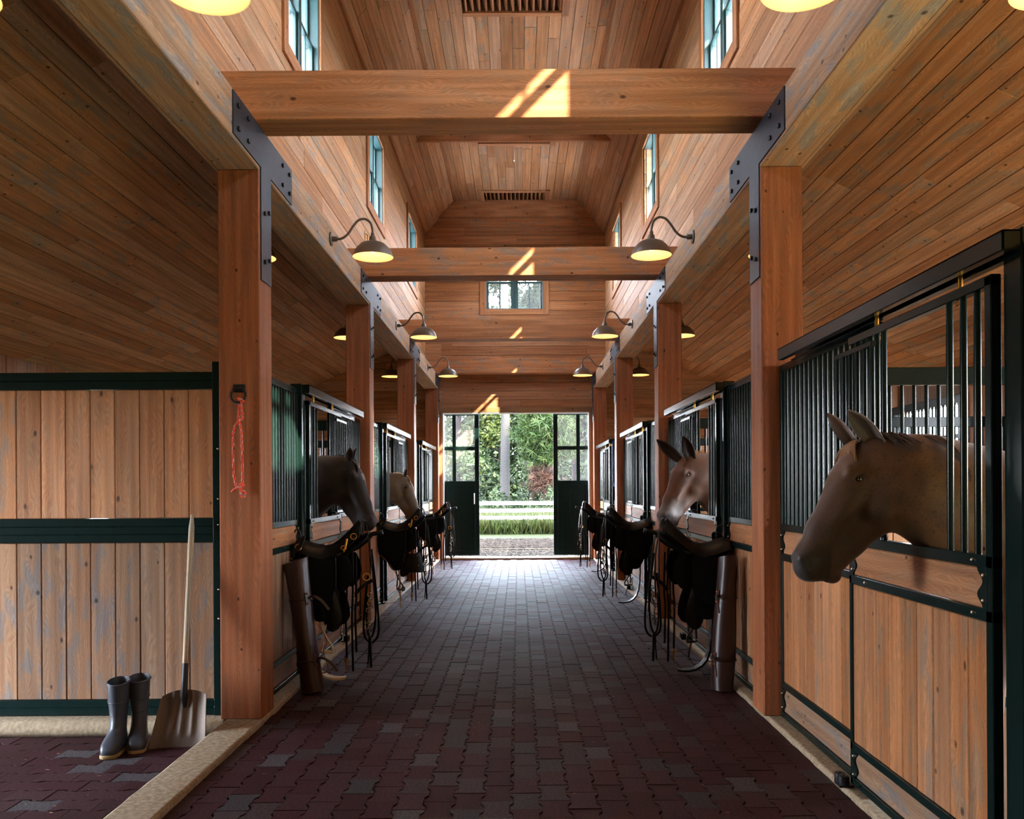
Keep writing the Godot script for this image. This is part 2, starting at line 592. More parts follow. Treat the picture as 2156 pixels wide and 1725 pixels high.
func build_shell() -> void:
	var holes := []
	for z in WIN_Z: holes.push_back([-z - 0.60, -z + 0.60])
	for side in [-1, 1]:
		var w := root("wall_left" if side < 0 else "wall_right")
		tag(w, "%s clerestory wall of long horizontal cedar boards above the beam" % ("left" if side < 0 else "right"), "wall", "", "structure")
		var a := Vector3(0, 0, -1) if side < 0 else Vector3(0, 0, 1)
		var x: float = side * (WX + 0.0125)
		for zone in [[3.60, 4.92, false], [4.92, 6.06, true], [6.06, 6.47, false]]:
			var segs := [[-ZB, -ZE]]
			if zone[2]: segs = holed_strips(-ZB, -ZE, holes)
			for s in segs:
				var o := Vector3(x, zone[0], -s[0] if side < 0 else -s[1])
				boards(w, "plank", o, a, Vector3.UP, s[1] - s[0], zone[1] - zone[0], 0.188, 0.025, 0, 3.4, 0.2)
		# solid wall behind the boards, open only at the windows
		var bk := mb(Color(0.42, 0.27, 0.17))
		var xb: float = side * (WX + 0.085)
		for zone in [[3.47, WY0 - 0.02, false], [WY0 - 0.02, WY1 + 0.02, true], [WY1 + 0.02, 6.74, false]]:
			var segs := [[-ZB, -ZE + 0.1]]
			if zone[2]:
				var hh := []
				for z in WIN_Z: hh.push_back([-z - WIN_HALF - 0.02, -z + WIN_HALF + 0.02])
				segs = holed_strips(-ZB, -ZE + 0.1, hh)
			for s in segs:
				bk.box(Vector3(xb, (zone[0] + zone[1]) / 2, -(s[0] + s[1]) / 2), Vector3(0.115, zone[1] - zone[0], s[1] - s[0]), 0.0, 2)
		put(w, "wall_core", bk.done(), M.wood)
	# nave ceiling: sloped sides and a flat middle, boards along the aisle
	var c := root("ceiling")
	tag(c, "tray ceiling of narrow cedar boards running along the aisle", "ceiling", "", "structure")
	var L := ZB - ZE
	boards(c, "plank", Vector3(-1.2, 7.0925, ZB), Vector3(0, 0, -1), Vector3(1, 0, 0), L, 0.6, 0.15, 0.025, 0, 2.6, 0.15)
	boards(c, "plank", Vector3(0.6, 7.0925, ZB), Vector3(0, 0, -1), Vector3(1, 0, 0), L, 0.6, 0.15, 0.025, 0, 2.6, 0.15)
	for s in holed_strips(-ZB, -ZE, VENTS):
		boards(c, "plank", Vector3(-0.6, 7.0925, -s[0]), Vector3(0, 0, -1), Vector3(1, 0, 0), s[1] - s[0], 1.2, 0.15, 0.025, 0, 2.6, 0.15)
	var sl := Vector3(0.59, 0.63, 0)
	boards(c, "plank", Vector3(-1.80, 6.45, ZB), Vector3(0, 0, -1), sl.normalized(), L, sl.length() + 0.02, 0.146, 0.025, 0, 2.8, 0.15)
	boards(c, "plank", Vector3(1.80, 6.45, ZE), Vector3(0, 0, 1), Vector3(-0.59, 0.63, 0).normalized(), L, sl.length() + 0.02, 0.146, 0.025, 0, 2.8, 0.15)
	for side in [-1, 1]:
		var t := tag(bx(self, "trim_%d" % (1 if side < 0 else 2), Vector3(side * 1.185, 7.068, (ZB + ZE) / 2), Vector3(0.05, 0.03, L), M.wood, 0.004, cedar(3)), "%s corner batten where the flat ceiling meets the slope" % ("left" if side < 0 else "right"), "trim", "", "structure")
		t.rotation.z = side * -0.4
		t = tag(bx(self, "trim_%d" % (3 if side < 0 else 4), Vector3(side * 1.772, 6.452, (ZB + ZE) / 2), Vector3(0.035, 0.03, L), M.wood, 0.004, cedar(3)), "%s batten along the foot of the sloped ceiling" % ("left" if side < 0 else "right"), "trim", "", "structure")
	# roof slabs that keep the sky out, with eaves
	var rf := mb()
	for side in [-1, 1]:
		var d := Vector3(side * -2.5, 1.95, 0)
		var mid := Vector3(side * 2.5, 6.20, 0) + d * 0.5 + Vector3(0, 0.05, (ZB + ZE) / 2)
		rf.xf = Transform3D(Basis(Vector3(0, 0, 1), atan2(d.y, d.x) if side < 0 else atan2(-d.y, -d.x)), mid)
		rf.box(Vector3.ZERO, Vector3(d.length() + 0.04, 0.08, L + 1.2), 0.0)
	for side in [-1, 1]:
		var p := Vector3(side * 1.86, 4.50, 0)
		var q := Vector3(side * 6.0, 2.68, 0)
		var d := q - p
		rf.xf = Transform3D(Basis(Vector3(0, 0, 1), atan2(d.y, d.x) if side > 0 else atan2(-d.y, -d.x)), (p + q) / 2 + Vector3(0, 0.06, (ZB + ZE) / 2))
		rf.box(Vector3.ZERO, Vector3(d.length(), 0.08, L + 1.2), 0.0)
	rf.xf = Transform3D.IDENTITY
	tag(put(self, "roof", rf.done(), M.roof_metal), "barn roof above the board ceilings", "roof", "", "structure")
	# lean-to ceilings over the stalls
	for side in [-1, 1]:
		var lc := root("ceiling_left" if side < 0 else "ceiling_right")
		tag(lc, "%s lean-to ceiling of rough brown boards sloping down over the stalls" % ("left" if side < 0 else "right"), "ceiling", "", "structure")
		var b := Vector3(side * 3.59, -1.576, 0)
		var o := Vector3(side * 1.80, 4.42, ZE if side < 0 else ZB)
		boards(lc, "plank", o, Vector3(0, 0, 1) if side < 0 else Vector3(0, 0, -1), b.normalized(), L, b.length(), 0.151, 0.025, 2, 3.0, 0.45)
	# outer walls with door openings
	for side in [-1, 1]:
		var w := root("wall_outer_left" if side < 0 else "wall_outer_right")
		tag(w, "%s outer wall of upright boards behind the stalls" % ("left" if side < 0 else "right"), "wall", "", "structure")
		var hl := []
		var ks := [-1, 0, 1, 2]
		for k in ks:
			var zc: float = P0 + BAY * k + 2.1
			if side < 0 and k == -1: hl.push_back([zc + 0.0, zc + 1.15, 0.0, 2.2])
			elif side > 0 and k == -1: hl.push_back([zc - 0.75, zc + 0.65, 0.0, 2.4])
			elif side > 0: hl.push_back([zc - 0.9, zc + 0.9, 1.1, 2.4])
			else: hl.push_back([zc - 0.5, zc + 0.4, 1.2, 2.2])
		var core := mb(Color(0.40, 0.26, 0.17))
		var x: float = side * (OX + 0.08)
		var hs := []
		for h in hl: hs.push_back([h[0], h[1]])
		for s in holed_strips(-ZB, -ZE + 0.1, hs):
			core.box(Vector3(x, 1.45, -(s[0] + s[1]) / 2), Vector3(0.12, 3.1, s[1] - s[0]), 0.0, 1)
			var a := Vector3(0, 1, 0)
			var o := Vector3(side * (OX + 0.0125), -0.09, -s[0])
			boards(w, "board", o if side > 0 else Vector3(side * (OX + 0.0125), -0.09, -s[1]), a, Vector3(0, 0, -1) if side > 0 else Vector3(0, 0, 1), 2.98, s[1] - s[0], 0.2, 0.025, 2, 0.0, 0.3)
		for h in hl:
			core.box(Vector3(x, (h[3] + 3.0) / 2, -(h[0] + h[1]) / 2), Vector3(0.12, 3.0 - h[3], h[1] - h[0]), 0.0, 1)
			if h[2] > 0.1: core.box(Vector3(x, h[2] / 2, -(h[0] + h[1]) / 2), Vector3(0.12, h[2], h[1] - h[0]), 0.0, 1)
			# green steel frame of the opening, with a short canopy line above it
			var fr := hub(w, "opening_frame")
			for e in [h[0], h[1]]:
				bx(fr, "jamb", Vector3(side * (OX - 0.02), (h[2] + h[3]) / 2, -e), Vector3(0.1, h[3] - h[2], 0.06), M.green_steel, 0.004)
			if side > 0 and h[2] > 0.1:
				var nb := roundi((h[1] - h[0]) / 0.095)
				for q in range(1, nb):
					var zz: float = -(h[0] + (h[1] - h[0]) * q / nb)
					rod(fr, "bar", Vector3(side * (OX + 0.03), h[2], zz), Vector3(side * (OX + 0.03), h[3], zz), 0.013, M.green_steel, 6)
				bx(fr, "rail", Vector3(side * (OX + 0.03), (h[2] + h[3]) / 2 + 0.25, -(h[0] + h[1]) / 2), Vector3(0.04, 0.05, h[1] - h[0]), M.green_steel, 0.003)
			bx(fr, "head", Vector3(side * (OX - 0.02), h[3] + 0.04, -(h[0] + h[1]) / 2), Vector3(0.1, 0.10, h[1] - h[0] + 0.12), M.green_steel, 0.004)
		put(w, "wall_core", core.done(), M.wood)
	# back wall behind the camera
	var bw := mb(Color(0.42, 0.27, 0.17))
	for r in [[-5.5, 5.5, -0.1, 4.6], [-1.85, 1.85, 4.6, 7.9]]:
		bw.box(Vector3((r[0] + r[1]) / 2, (r[2] + r[3]) / 2, ZB + 0.06), Vector3(r[1] - r[0], r[3] - r[2], 0.12), 0.0)
	tag(put(self, "wall_back", bw.done(), M.wood), "board wall behind the camera", "wall", "", "structure")
	# end wall
	var ew := root("wall_end")
	tag(ew, "end wall of horizontal cedar boards around the open doorway", "wall", "", "structure")
	var ex := Vector3(1, 0, 0)
	var ze := ZE - 0.0125
	boards(ew, "plank", Vector3(-1.80, 2.965, ze), ex, Vector3.UP, 3.60, 1.955, 0.178, 0.025, 3, 3.2, 0.15)
	boards(ew, "plank", Vector3(-1.80, 4.92, ze), ex, Vector3.UP, 1.16, 1.14, 0.19, 0.025, 3, 0.0, 0.15)
	boards(ew, "plank", Vector3(0.62, 4.92, ze), ex, Vector3.UP, 1.18, 1.14, 0.19, 0.025, 3, 0.0, 0.15)
	boards(ew, "plank", Vector3(-1.80, 6.06, ze), ex, Vector3.UP, 3.60, 1.05, 0.175, 0.025, 3, 3.2, 0.15)
	for side in [-1, 1]:
		boards(ew, "plank", Vector3(-5.39 if side < 0 else 1.47, 0.0, ze), ex, Vector3.UP, 3.92, 4.45, 0.185, 0.025, 2, 3.0, 0.2)
	var ec := mb(Color(0.42, 0.27, 0.17))
	for r in [[-5.5, -1.46, -0.1, 4.6], [1.46, 5.5, -0.1, 4.6], [-1.46, 1.46, 2.91, 4.92], [-1.9, -0.63, 4.6, 6.06], [0.60, 1.9, 4.6, 6.06], [-1.9, 1.9, 6.06, 7.9], [-1.9, -1.46, 4.5, 4.93], [1.46, 1.9, 4.5, 4.93]]:
		ec.box(Vector3((r[0] + r[1]) / 2, (r[2] + r[3]) / 2, ZE - 0.085), Vector3(r[1] - r[0], r[3] - r[2], 0.115), 0.0)
	put(ew, "wall_core", ec.done(), M.wood)
	# roof vents in the flat ceiling: a frame and boards on edge over a dark shaft
	var vlab := ["nearest louvred ceiling vent above the front cross beam", "middle louvred ceiling vent behind the high cross board", "farthest louvred ceiling vent against the end wall"]
	for k in 3:
		var v: Array = VENTS[k]
		var zc: float = -(v[0] + v[1]) / 2
		var o := root("ceiling_vent", Vector3(0, 7.08, zc))
		tag(o, vlab[k], "vent", "ceiling vents")
		var fl: float = v[1] - v[0]
		bx(o, "frame", Vector3(-0.635, -0.012, 0), Vector3(0.09, 0.03, fl + 0.09), M.wood, 0.004, cedar(3))
		bx(o, "frame", Vector3(0.635, -0.012, 0), Vector3(0.09, 0.03, fl + 0.09), M.wood, 0.004, cedar(3))
		bx(o, "frame", Vector3(0, -0.012, fl / 2 + 0.005), Vector3(1.18, 0.03, 0.08), M.wood, 0.004, cedar(3))
		bx(o, "frame", Vector3(0, -0.012, -fl / 2 - 0.005), Vector3(1.18, 0.03, 0.08), M.wood, 0.004, cedar(3))
		for j in 15:
			var s := bx(o, "slat", Vector3(-0.56 + 0.08 * j, 0.045, 0), Vector3(0.022, 0.10, fl - 0.03), M.wood, 0.002, cedar(3))
			s.rotation.z = 0.35
		var sh := mb(Color(0.56, 0.33, 0.19))
		sh.box(Vector3(0, 0.32, 0), Vector3(1.24, 0.02, fl + 0.04))
		sh.box(Vector3(-0.61, 0.17, 0), Vector3(0.02, 0.3, fl + 0.04))
		sh.box(Vector3(0.61, 0.17, 0), Vector3(0.02, 0.3, fl + 0.04))
		sh.box(Vector3(0, 0.17, fl / 2 + 0.01), Vector3(1.24, 0.3, 0.02))
		sh.box(Vector3(0, 0.17, -fl / 2 - 0.01), Vector3(1.24, 0.3, 0.02))
		put(o, "shaft", sh.done(), M.wood)

# ---------------------------------------------------------------- posts, beams, steel straps
func build_timbers() -> void:
	var L := ZB - ZE
	for side in [-1, 1]:
		var b := root("timber_beam", Vector3(side * (HX + PW / 2), 3.4835, (ZB + ZE) / 2 - 0.05))
		tag(b, "heavy %s eave beam carried along the aisle on posts, with %s" % (["left", "bluish weathering on its face"] if side < 0 else ["right", "dark grey stain streaks"]), "beam", "long eave beams")
		bx(b, "beam_body", Vector3.ZERO, Vector3(PW, 0.274, L), M.grey_wood, 0.006, Color(0.72, 0.50, 0.35))
		bx(b, "facing_board", Vector3(side * (PW / 2 + 0.015), -0.02, 0), Vector3(0.025, 0.22, L), M.wood, 0.003, Color(0.62, 0.40, 0.24))
	var who := ["nearest", "second", "third", "farthest"]
	for k in [0, 1, 2, 3]:
		for side in [-1, 1]:
			var z: float = -(P0 + BAY * k) - PW / 2
			var o := root("timber_post", Vector3(side * (HX + PW / 2), 0, z))
			var lb: String = "%s square timber post on the %s of the aisle" % [who[k], "left" if side < 0 else "right"]
			if k == 0 and side < 0: lb += ", red rope hung on it"
			tag(o, lb, "post", "aisle posts")
			bx(o, "shaft", Vector3(0, 1.673, 0), Vector3(PW, 3.346, PW), M.wood, 0.006, Color(0.49, 0.185, 0.088) * rr(0.92, 1.06), 1)
			# steel tee strap on the aisle face
			var pl := mb()
			var xs: float = -side * (PW / 2 + 0.004)
			pl.xf = Transform3D(Basis(Vector3(0, 0, 1), Vector3.UP, Vector3(-1, 0, 0)) if side > 0 else Basis(Vector3(0, 0, -1), Vector3.UP, Vector3(1, 0, 0)), Vector3(xs, 0, 0))
			pl.plate(PackedVector2Array([Vector2(-0.608, 3.367), Vector2(-0.104, 3.367), Vector2(-0.104, 2.68), Vector2(0.104, 2.68), Vector2(0.104, 3.367), Vector2(0.608, 3.367), Vector2(0.608, 3.607), Vector2(-0.608, 3.607)]), 0.008)
			var tp := put(o, "tee_strap", pl.done(), M.plate_steel)
			var bm := box_mesh(Vector3(0.014, 0.024, 0.024), 0.003)
			for q in [[-0.53, 3.42], [-0.53, 3.55], [-0.36, 3.42], [-0.36, 3.55], [0.36, 3.42], [0.36, 3.55], [0.53, 3.42], [0.53, 3.55], [-0.045, 3.13], [0.045, 3.10], [-0.045, 2.83], [0.045, 2.80]]:
				put(tp, "bolt", bm, M.bolt, Transform3D(Basis.IDENTITY, Vector3(xs - side * 0.010, q[1], q[0])))
	var tl := ["nearest and lowest cross beam spanning the aisle with a broad patch of sunlight", "second cross beam, just below the farther pair of gooseneck lamps", "third cross beam below the end window", "last cross beam against the end wall above the doorway"]
	for k in 4:
		var z: float = -(P0 + BAY * k) - PW / 2 + 0.012
		var o := bx(self, "tie_beam", Vector3(0, 3.79, z), Vector3(2 * WX + 0.02, 0.30, 0.25), M.wood if k % 2 == 0 else M.grey_wood, 0.006, Color(0.74, 0.365, 0.19) * rr(0.95, 1.05))
		o.name = numbered(self, "cross_beam")
		tag(o, tl[k], "beam", "cross beams over the aisle")
		if k < 2: continue
		# collar boards high under the ceiling
		var cb := mb(cedar(3))
		cb.xf = Transform3D(Basis.IDENTITY, Vector3(0, 0, (-13.20 if k == 2 else -16.93)))
		cb.plate(PackedVector2Array([Vector2(-1.51, 6.745), Vector2(1.51, 6.745), Vector2(1.2, 7.078), Vector2(-1.2, 7.078)]), 0.06 if k == 2 else 0.12)
		tag(put(self, "collar_board", cb.done(), M.wood), "board across the tray ceiling %s" % ("halfway along the aisle" if k == 2 else "against the end wall"), "board", "ceiling collar boards")

# ---------------------------------------------------------------- windows
func sash(parent: Node3D, at: Vector3, w: float, h: float) -> void:
	var s := hub(parent, "sash")
	s.position = at
	var f := 0.035
	bx(s, "rail", Vector3(0, h / 2 - f / 2, 0), Vector3(w, f, 0.035), M.teal_frame, 0.003)
	bx(s, "rail", Vector3(0, -h / 2 + f / 2, 0), Vector3(w, f, 0.035), M.teal_frame, 0.003)
	for e in [-1, 1]:
		bx(s, "stile", Vector3(e * (w / 2 - f / 2), 0, 0), Vector3(f, h - 2 * f, 0.035), M.teal_frame, 0.003)
	bx(s, "muntin", Vector3(0, 0, 0), Vector3(0.018, h - 2 * f, 0.022), M.teal_frame, 0.003)
	for e in [-1, 1]:
		bx(s, "pane", Vector3(e * (w / 4 - f / 4), 0, 0), Vector3(w / 2 - f, h - 2 * f, 0.004), M.glass, 0.0)

# a double unit in the xy plane, looked at from +z (indoors)
func make_window(called: String) -> Node3D:
	var o := root(called)
	var hw := WIN_HALF
	var h := WY1 - WY0
	for e in [-1, 1]:
		bx(o, "casing", Vector3(e * (hw + 0.06), 0, 0.012), Vector3(0.12, h + 0.24, 0.026), M.wood, 0.004, cedar(3), 1)
		bx(o, "casing", Vector3(0, e * (h / 2 + 0.06), 0.012), Vector3(2 * hw, 0.12, 0.026), M.wood, 0.004, cedar(3), 0)
		bx(o, "jamb_liner", Vector3(e * (hw - 0.008), 0, -0.08), Vector3(0.018, h, 0.16), M.teal_frame, 0.002)
		bx(o, "jamb_liner", Vector3(0, e * (h / 2 - 0.008), -0.08), Vector3(2 * hw, 0.018, 0.16), M.teal_frame, 0.002)
	bx(o, "mullion", Vector3(0, 0, -0.075), Vector3(0.075, h, 0.10), M.teal_frame, 0.004)
	var w := hw - 0.0375 - 0.018
	for e in [-1, 1]:
		var xc: float = e * (0.0375 + w / 2)
		sash(o, Vector3(xc, h / 4 - 0.004, -0.105), w, h / 2 + 0.02)
		sash(o, Vector3(xc, -h / 4 + 0.004, -0.065), w, h / 2 + 0.02)
	return o

func build_windows() -> void:
	var yc := (WY0 + WY1) / 2
	var proto: Node3D = null
	var n := 0
	var where := ["before the front cross beam", "between the first and second cross beams", "between the second and third cross beams", "nearest the end wall"]
	for k in 4:
		for side in [-1, 1]:
			n += 1
			var w: Node3D
			if proto == null:
				proto = make_window("window_1")
				w = proto
			else:
				w = proto.duplicate()
				w.name = "window_%d" % n
				add_child(w, true)
			w.position = Vector3(side * WX, yc, WIN_Z[k] - (0.07 if side > 0 and k > 1 else 0.0))
			w.rotation.y = -side * PI / 2
			tag(w, "green framed double clerestory window on the %s wall, %s" % ["left" if side < 0 else "right", where[k]], "window", "", "structure")
	var w: Node3D = proto.duplicate()
	w.name = "window_%d" % (n + 1)
	add_child(w, true)
	w.position = Vector3(-0.015, yc, ZE)
	w.rotation.y = 0
	tag(w, "green framed double window in the end wall under a cross beam", "window", "", "structure")

# ---------------------------------------------------------------- end doorway
func door_leaf(side: int, n: int) -> void:
	var o := root("door_%d" % n, Vector3(side * 1.245, 0, ZE - 0.20))
	tag(o, "%s dark green sliding barn door, glazed above and boarded below" % ("left" if side < 0 else "right"), "door", "", "structure")
	var w := 1.0
	var G: Material = M.green_steel
	for e in [-1, 1]:
		bx(o, "stile", Vector3(e * (w / 2 - 0.045), 1.475, 0), Vector3(0.09, 2.87, 0.05), G, 0.004)
	bx(o, "rail", Vector3(0, 2.885, 0), Vector3(w - 0.18, 0.06, 0.05), G, 0.004)
	bx(o, "rail", Vector3(0, 1.49, 0), Vector3(w - 0.18, 0.09, 0.05), G, 0.004)
	bx(o, "rail", Vector3(0, 0.09, 0), Vector3(w - 0.18, 0.10, 0.05), G, 0.004)
	bx(o, "muntin", Vector3(0, 2.19, 0), Vector3(w - 0.18, 0.075, 0.04), G, 0.004)
	bx(o, "muntin", Vector3(0, 2.195, 0), Vector3(0.075, 1.32, 0.042), G, 0.004)
	for j in 6:
		bx(o, "board", Vector3(-0.342 + 0.1367 * j, 0.79, 0), Vector3(0.135, 1.31, 0.03), G, 0.004)
	bx(o, "backing", Vector3(0, 0.79, -0.018), Vector3(0.83, 1.32, 0.012), G, 0.0)
	for ex in [-1, 1]:
		for ey in [0, 1]:
			bx(o, "pane", Vector3(ex * 0.224, 1.844 + ey * 0.70, 0), Vector3(0.374, 0.62, 0.005), M.glass, 0.0)
	if side < 0:
		var hnd := mb()
		hnd.tube(curve([Vector3(0, -0.10, 0), Vector3(0, -0.09, 0.04), Vector3(0, 0, 0.05), Vector3(0, 0.09, 0.04), Vector3(0, 0.10, 0)], 4), 0.011, 8)
		var q := put(o, "handle", hnd.done(), M.white_paint_and_glare, Transform3D(Basis.IDENTITY, Vector3(0.40, 1.18, 0.025)))
		q.set_meta("label", "white pull handle")

func build_end_door() -> void:
	door_leaf(-1, 1)
	door_leaf(1, 2)
	var t := root("trim_5")
	tag(t, "trim round the end doorway coloured white for daylight glare, with its head track", "trim", "", "structure")
	for e in [-1, 1]:
		bx(t, "jamb", Vector3(e * 1.452, 1.445, ZE - 0.06), Vector3(0.02, 2.89, 0.16), M.white_paint_and_glare, 0.003)  # white imitates daylight glare on the metal trim
		bx(t, "casing", Vector3(e * 1.515, 1.445, ZE + 0.018), Vector3(0.09, 2.89, 0.03), M.wood, 0.004, Color(0.56, 0.30, 0.17), 1)
	bx(t, "head", Vector3(0, 2.885, ZE - 0.06), Vector3(2.9, 0.022, 0.16), M.white_paint_and_glare, 0.003)
	bx(t, "casing", Vector3(0, 2.945, ZE + 0.012), Vector3(3.12, 0.10, 0.03), M.wood, 0.004, Color(0.46, 0.28, 0.15), 0)
	tag(bx(self, "threshold", Vector3(0, -0.04, ZE - 0.12), Vector3(3.0, 0.10, 0.36), M.concrete, 0.01), "pale concrete threshold across the end doorway", "threshold", "", "structure")
	tag(bx(self, "floor_edge", Vector3(0, -0.055, ZE + 0.03), Vector3(3.06, 0.09, 0.06), M.wood, 0.006, Color(0.30, 0.13, 0.10)), "reddish edging strip before the threshold", "edging", "", "structure")

# ---------------------------------------------------------------- gooseneck lamps
func make_lamp() -> Node3D:
	var o := root("gooseneck_lamp")
	var f := mb()
	f.lathe([Vector2(0.002, 0.0), Vector2(0.058, 0.0), Vector2(0.058, 0.008), Vector2(0.05, 0.014), Vector2(0.002, 0.014)], 20, Vector3(1, 0, 0))
	f.lathe([Vector2(0.002, 0.012), Vector2(0.022, 0.012), Vector2(0.022, 0.055), Vector2(0.002, 0.055)], 12, Vector3(1, 0, 0))
	put(o, "wall_flange", f.done(), M.lamp_metal)
	var a := mb()
	a.tube(curve([Vector3(0.02, 0, 0), Vector3(0.09, 0.002, 0), Vector3(0.145, 0.04, 0), Vector3(0.19, 0.105, 0), Vector3(0.235, 0.155, 0), Vector3(0.29, 0.166, 0), Vector3(0.335, 0.135, 0), Vector3(0.352, 0.085, 0), Vector3(0.355, 0.025, 0)], 4), 0.0105, 10)
	put(o, "arm", a.done(), M.lamp_metal)
	var c := Vector3(0.355, 0, 0)
	var s := mb()
	s.lathe([Vector2(0.003, 0.045), Vector2(0.017, 0.045), Vector2(0.018, 0.02), Vector2(0.028, 0.015), Vector2(0.031, -0.015), Vector2(0.04, -0.025), Vector2(0.05, -0.028)], 20, Vector3.UP, c)
	put(o, "socket", s.done(), M.lamp_metal)
	var sh := mb()
	sh.lathe([Vector2(0.042, -0.022), Vector2(0.075, -0.034), Vector2(0.105, -0.048), Vector2(0.11, -0.055), Vector2(0.135, -0.078), Vector2(0.157, -0.112), Vector2(0.168, -0.150), Vector2(0.171, -0.152), Vector2(0.170, -0.156)], 36, Vector3.UP, c)
	put(o, "shade", sh.done(), M.lamp_metal)
	var en := mb()
	en.lathe([Vector2(0.004, -0.033), Vector2(0.045, -0.035), Vector2(0.075, -0.042), Vector2(0.104, -0.058), Vector2(0.130, -0.083), Vector2(0.152, -0.116), Vector2(0.164, -0.150), Vector2(0.170, -0.156)], 36, Vector3.UP, c)
	var e := put(o, "enamel_lining", en.done(), M.enamel)
	e.set_meta("label", "cream enamelled inside of the shade")
	var b := mb()
	b.ball(c + Vector3(0, -0.085, 0), Vector3(0.028, 0.036, 0.028), 12)
	put(o, "bulb", b.done(), M.bulb)
	var l := OmniLight3D.new()
	l.name = "lamp_light"
	l.light_color = Color(1.0, 0.82, 0.63)
	l.light_energy = 0.085
	l.light_size = 0.024
	l.omni_range = 30.0
	l.omni_attenuation = 2.0
	l.shadow_enabled = true
	l.position = c + Vector3(0, -0.085, 0)
	o.add_child(l, true)
	return o

func build_lamps() -> void:
	var proto: Node3D = null
	var nth := ["nearest", "second", "third", "farthest"]
	for k in 4:
		for side in [-1, 1]:
			for out in [0, 1]:
				var l: Node3D
				if proto == null:
					proto = make_lamp()
					l = proto
				else:
					l = dup(proto, Vector3.ZERO)
				var sd: int = side if out == 0 else -side
				l.position = Vector3(side * (HX if out == 0 else HX + PW + 0.028), 3.50, -(3.34 + 3.85 * k))
				l.rotation.y = 0.0 if sd < 0 else PI
				var s := "left" if side < 0 else "right"
				tag(l, "%s bronze gooseneck lamp on the aisle face of the %s beam" % [nth[k], s] if out == 0 else "%s bronze gooseneck lamp on the stall side of the %s beam" % [nth[k], s], "lamp", "gooseneck barn lamps")

# ---------------------------------------------------------------- stall fronts and doors
var gusset: ArrayMesh
var rivet: ArrayMesh

func gusset_mesh() -> ArrayMesh:
	# plate with a scalloped inner edge, lying in the yz plane
	var p := PackedVector2Array([Vector2(0, -0.072), Vector2(0, 0.072), Vector2(0.075, 0.072)])
	for k in 13:
		var y := 0.066 - 0.132 * k / 12.0
		p.push_back(Vector2(0.044 + 0.017 * cos(k / 12.0 * TAU * 1.5), y))
	p.push_back(Vector2(0.075, -0.072))
	var b := mb()
	b.xf = Transform3D(Basis(Vector3(0, 0, -1), Vector3.UP, Vector3(1, 0, 0)), Vector3.ZERO)
	b.plate(p, 0.012)
	return b.done()

# one framed panel of boards with bars above, lying along z from depth a to depth b at |x| = xc
func stall_panel(o: Node3D, side: int, xc: float, a: float, b: float, many: bool, bars: Array, hi: float) -> void:
	var x := side * xc
	var L := b - a
	var zc := -(a + b) / 2
	var G: Material = M.green_steel
	bx(o, "rail", Vector3(x, hi - 0.022, zc), Vector3(0.042, 0.044, L), G, 0.003)
	for e in [[1.13, 1.172], [0.95, 0.99], [0.178, 0.216], [0.0, 0.036]]:
		bx(o, "rail", Vector3(x, (e[0] + e[1]) / 2, zc), Vector3(0.044, e[1] - e[0], L), G, 0.003)
	for e in [a + 0.018, b - 0.018]:
		bx(o, "stile", Vector3(x, hi / 2, -e), Vector3(0.040, hi, 0.036), G, 0.003)
	var ztop := Vector3(0, 0, -1) if side < 0 else Vector3(0, 0, 1)
	var z0 := -a - 0.036 if side < 0 else -b + 0.036
	var Li := L - 0.072
	boards(o, "board", Vector3(x, 0.99, z0), ztop, Vector3.UP, Li, 0.14, 0.14, 0.026, 6, 0.0, 0.3)
	boards(o, "board", Vector3(x, 0.036, z0), ztop, Vector3.UP, Li, 0.142, 0.142, 0.026, 5, 0.0, 0.5)
	boards(o, "board", Vector3(x, 0.216, -b + 0.036 if side < 0 else -a - 0.036), Vector3.UP, Vector3(0, 0, 1) if side < 0 else Vector3(0, 0, -1), 0.734, Li, 0.135, 0.026, 5 if rng.randf() < 0.3 else 6, 0.0, 0.4)
	if many:
		for z in bars: rod(o, "bar", Vector3(x, 1.165, -z), Vector3(x, hi - 0.03, -z), 0.0125, G)
	else:
		var m := mb()
		for z in bars: m.tube([Vector3(x, 1.165, -z), Vector3(x, hi - 0.03, -z)], 0.0125, 8, false)
		var q := put(o, "bars", m.done(), G)
		q.set_meta("kind", "stuff")
	for e in [[a, 1.0], [b, -1.0]]:
		for yc in [1.06, 0.107]:
			var bas := Basis.IDENTITY if e[1] > 0 else Basis(Vector3.UP, PI)
			var g := put(o, "gusset", gusset, G, Transform3D(bas, Vector3(x - side * 0.016, yc, -e[0] - e[1] * 0.012)))
			for dy in [-0.042, 0.042]:
				put(g, "bolt", rivet, M.chrome, Transform3D(Basis(Vector3(0, 0, 1), side * PI / 2 * (1.0 if e[1] > 0 else -1.0)), Vector3(-side * (1.0 if e[1] > 0 else -1.0) * 0.006, dy, -0.02)))

func range_step(a: float, b: float, s: float) -> Array:
	var n := maxi(1, roundi((b - a) / s))
	var out := []
	for k in n + 1: out.push_back(a + (b - a) * k / n)
	return out

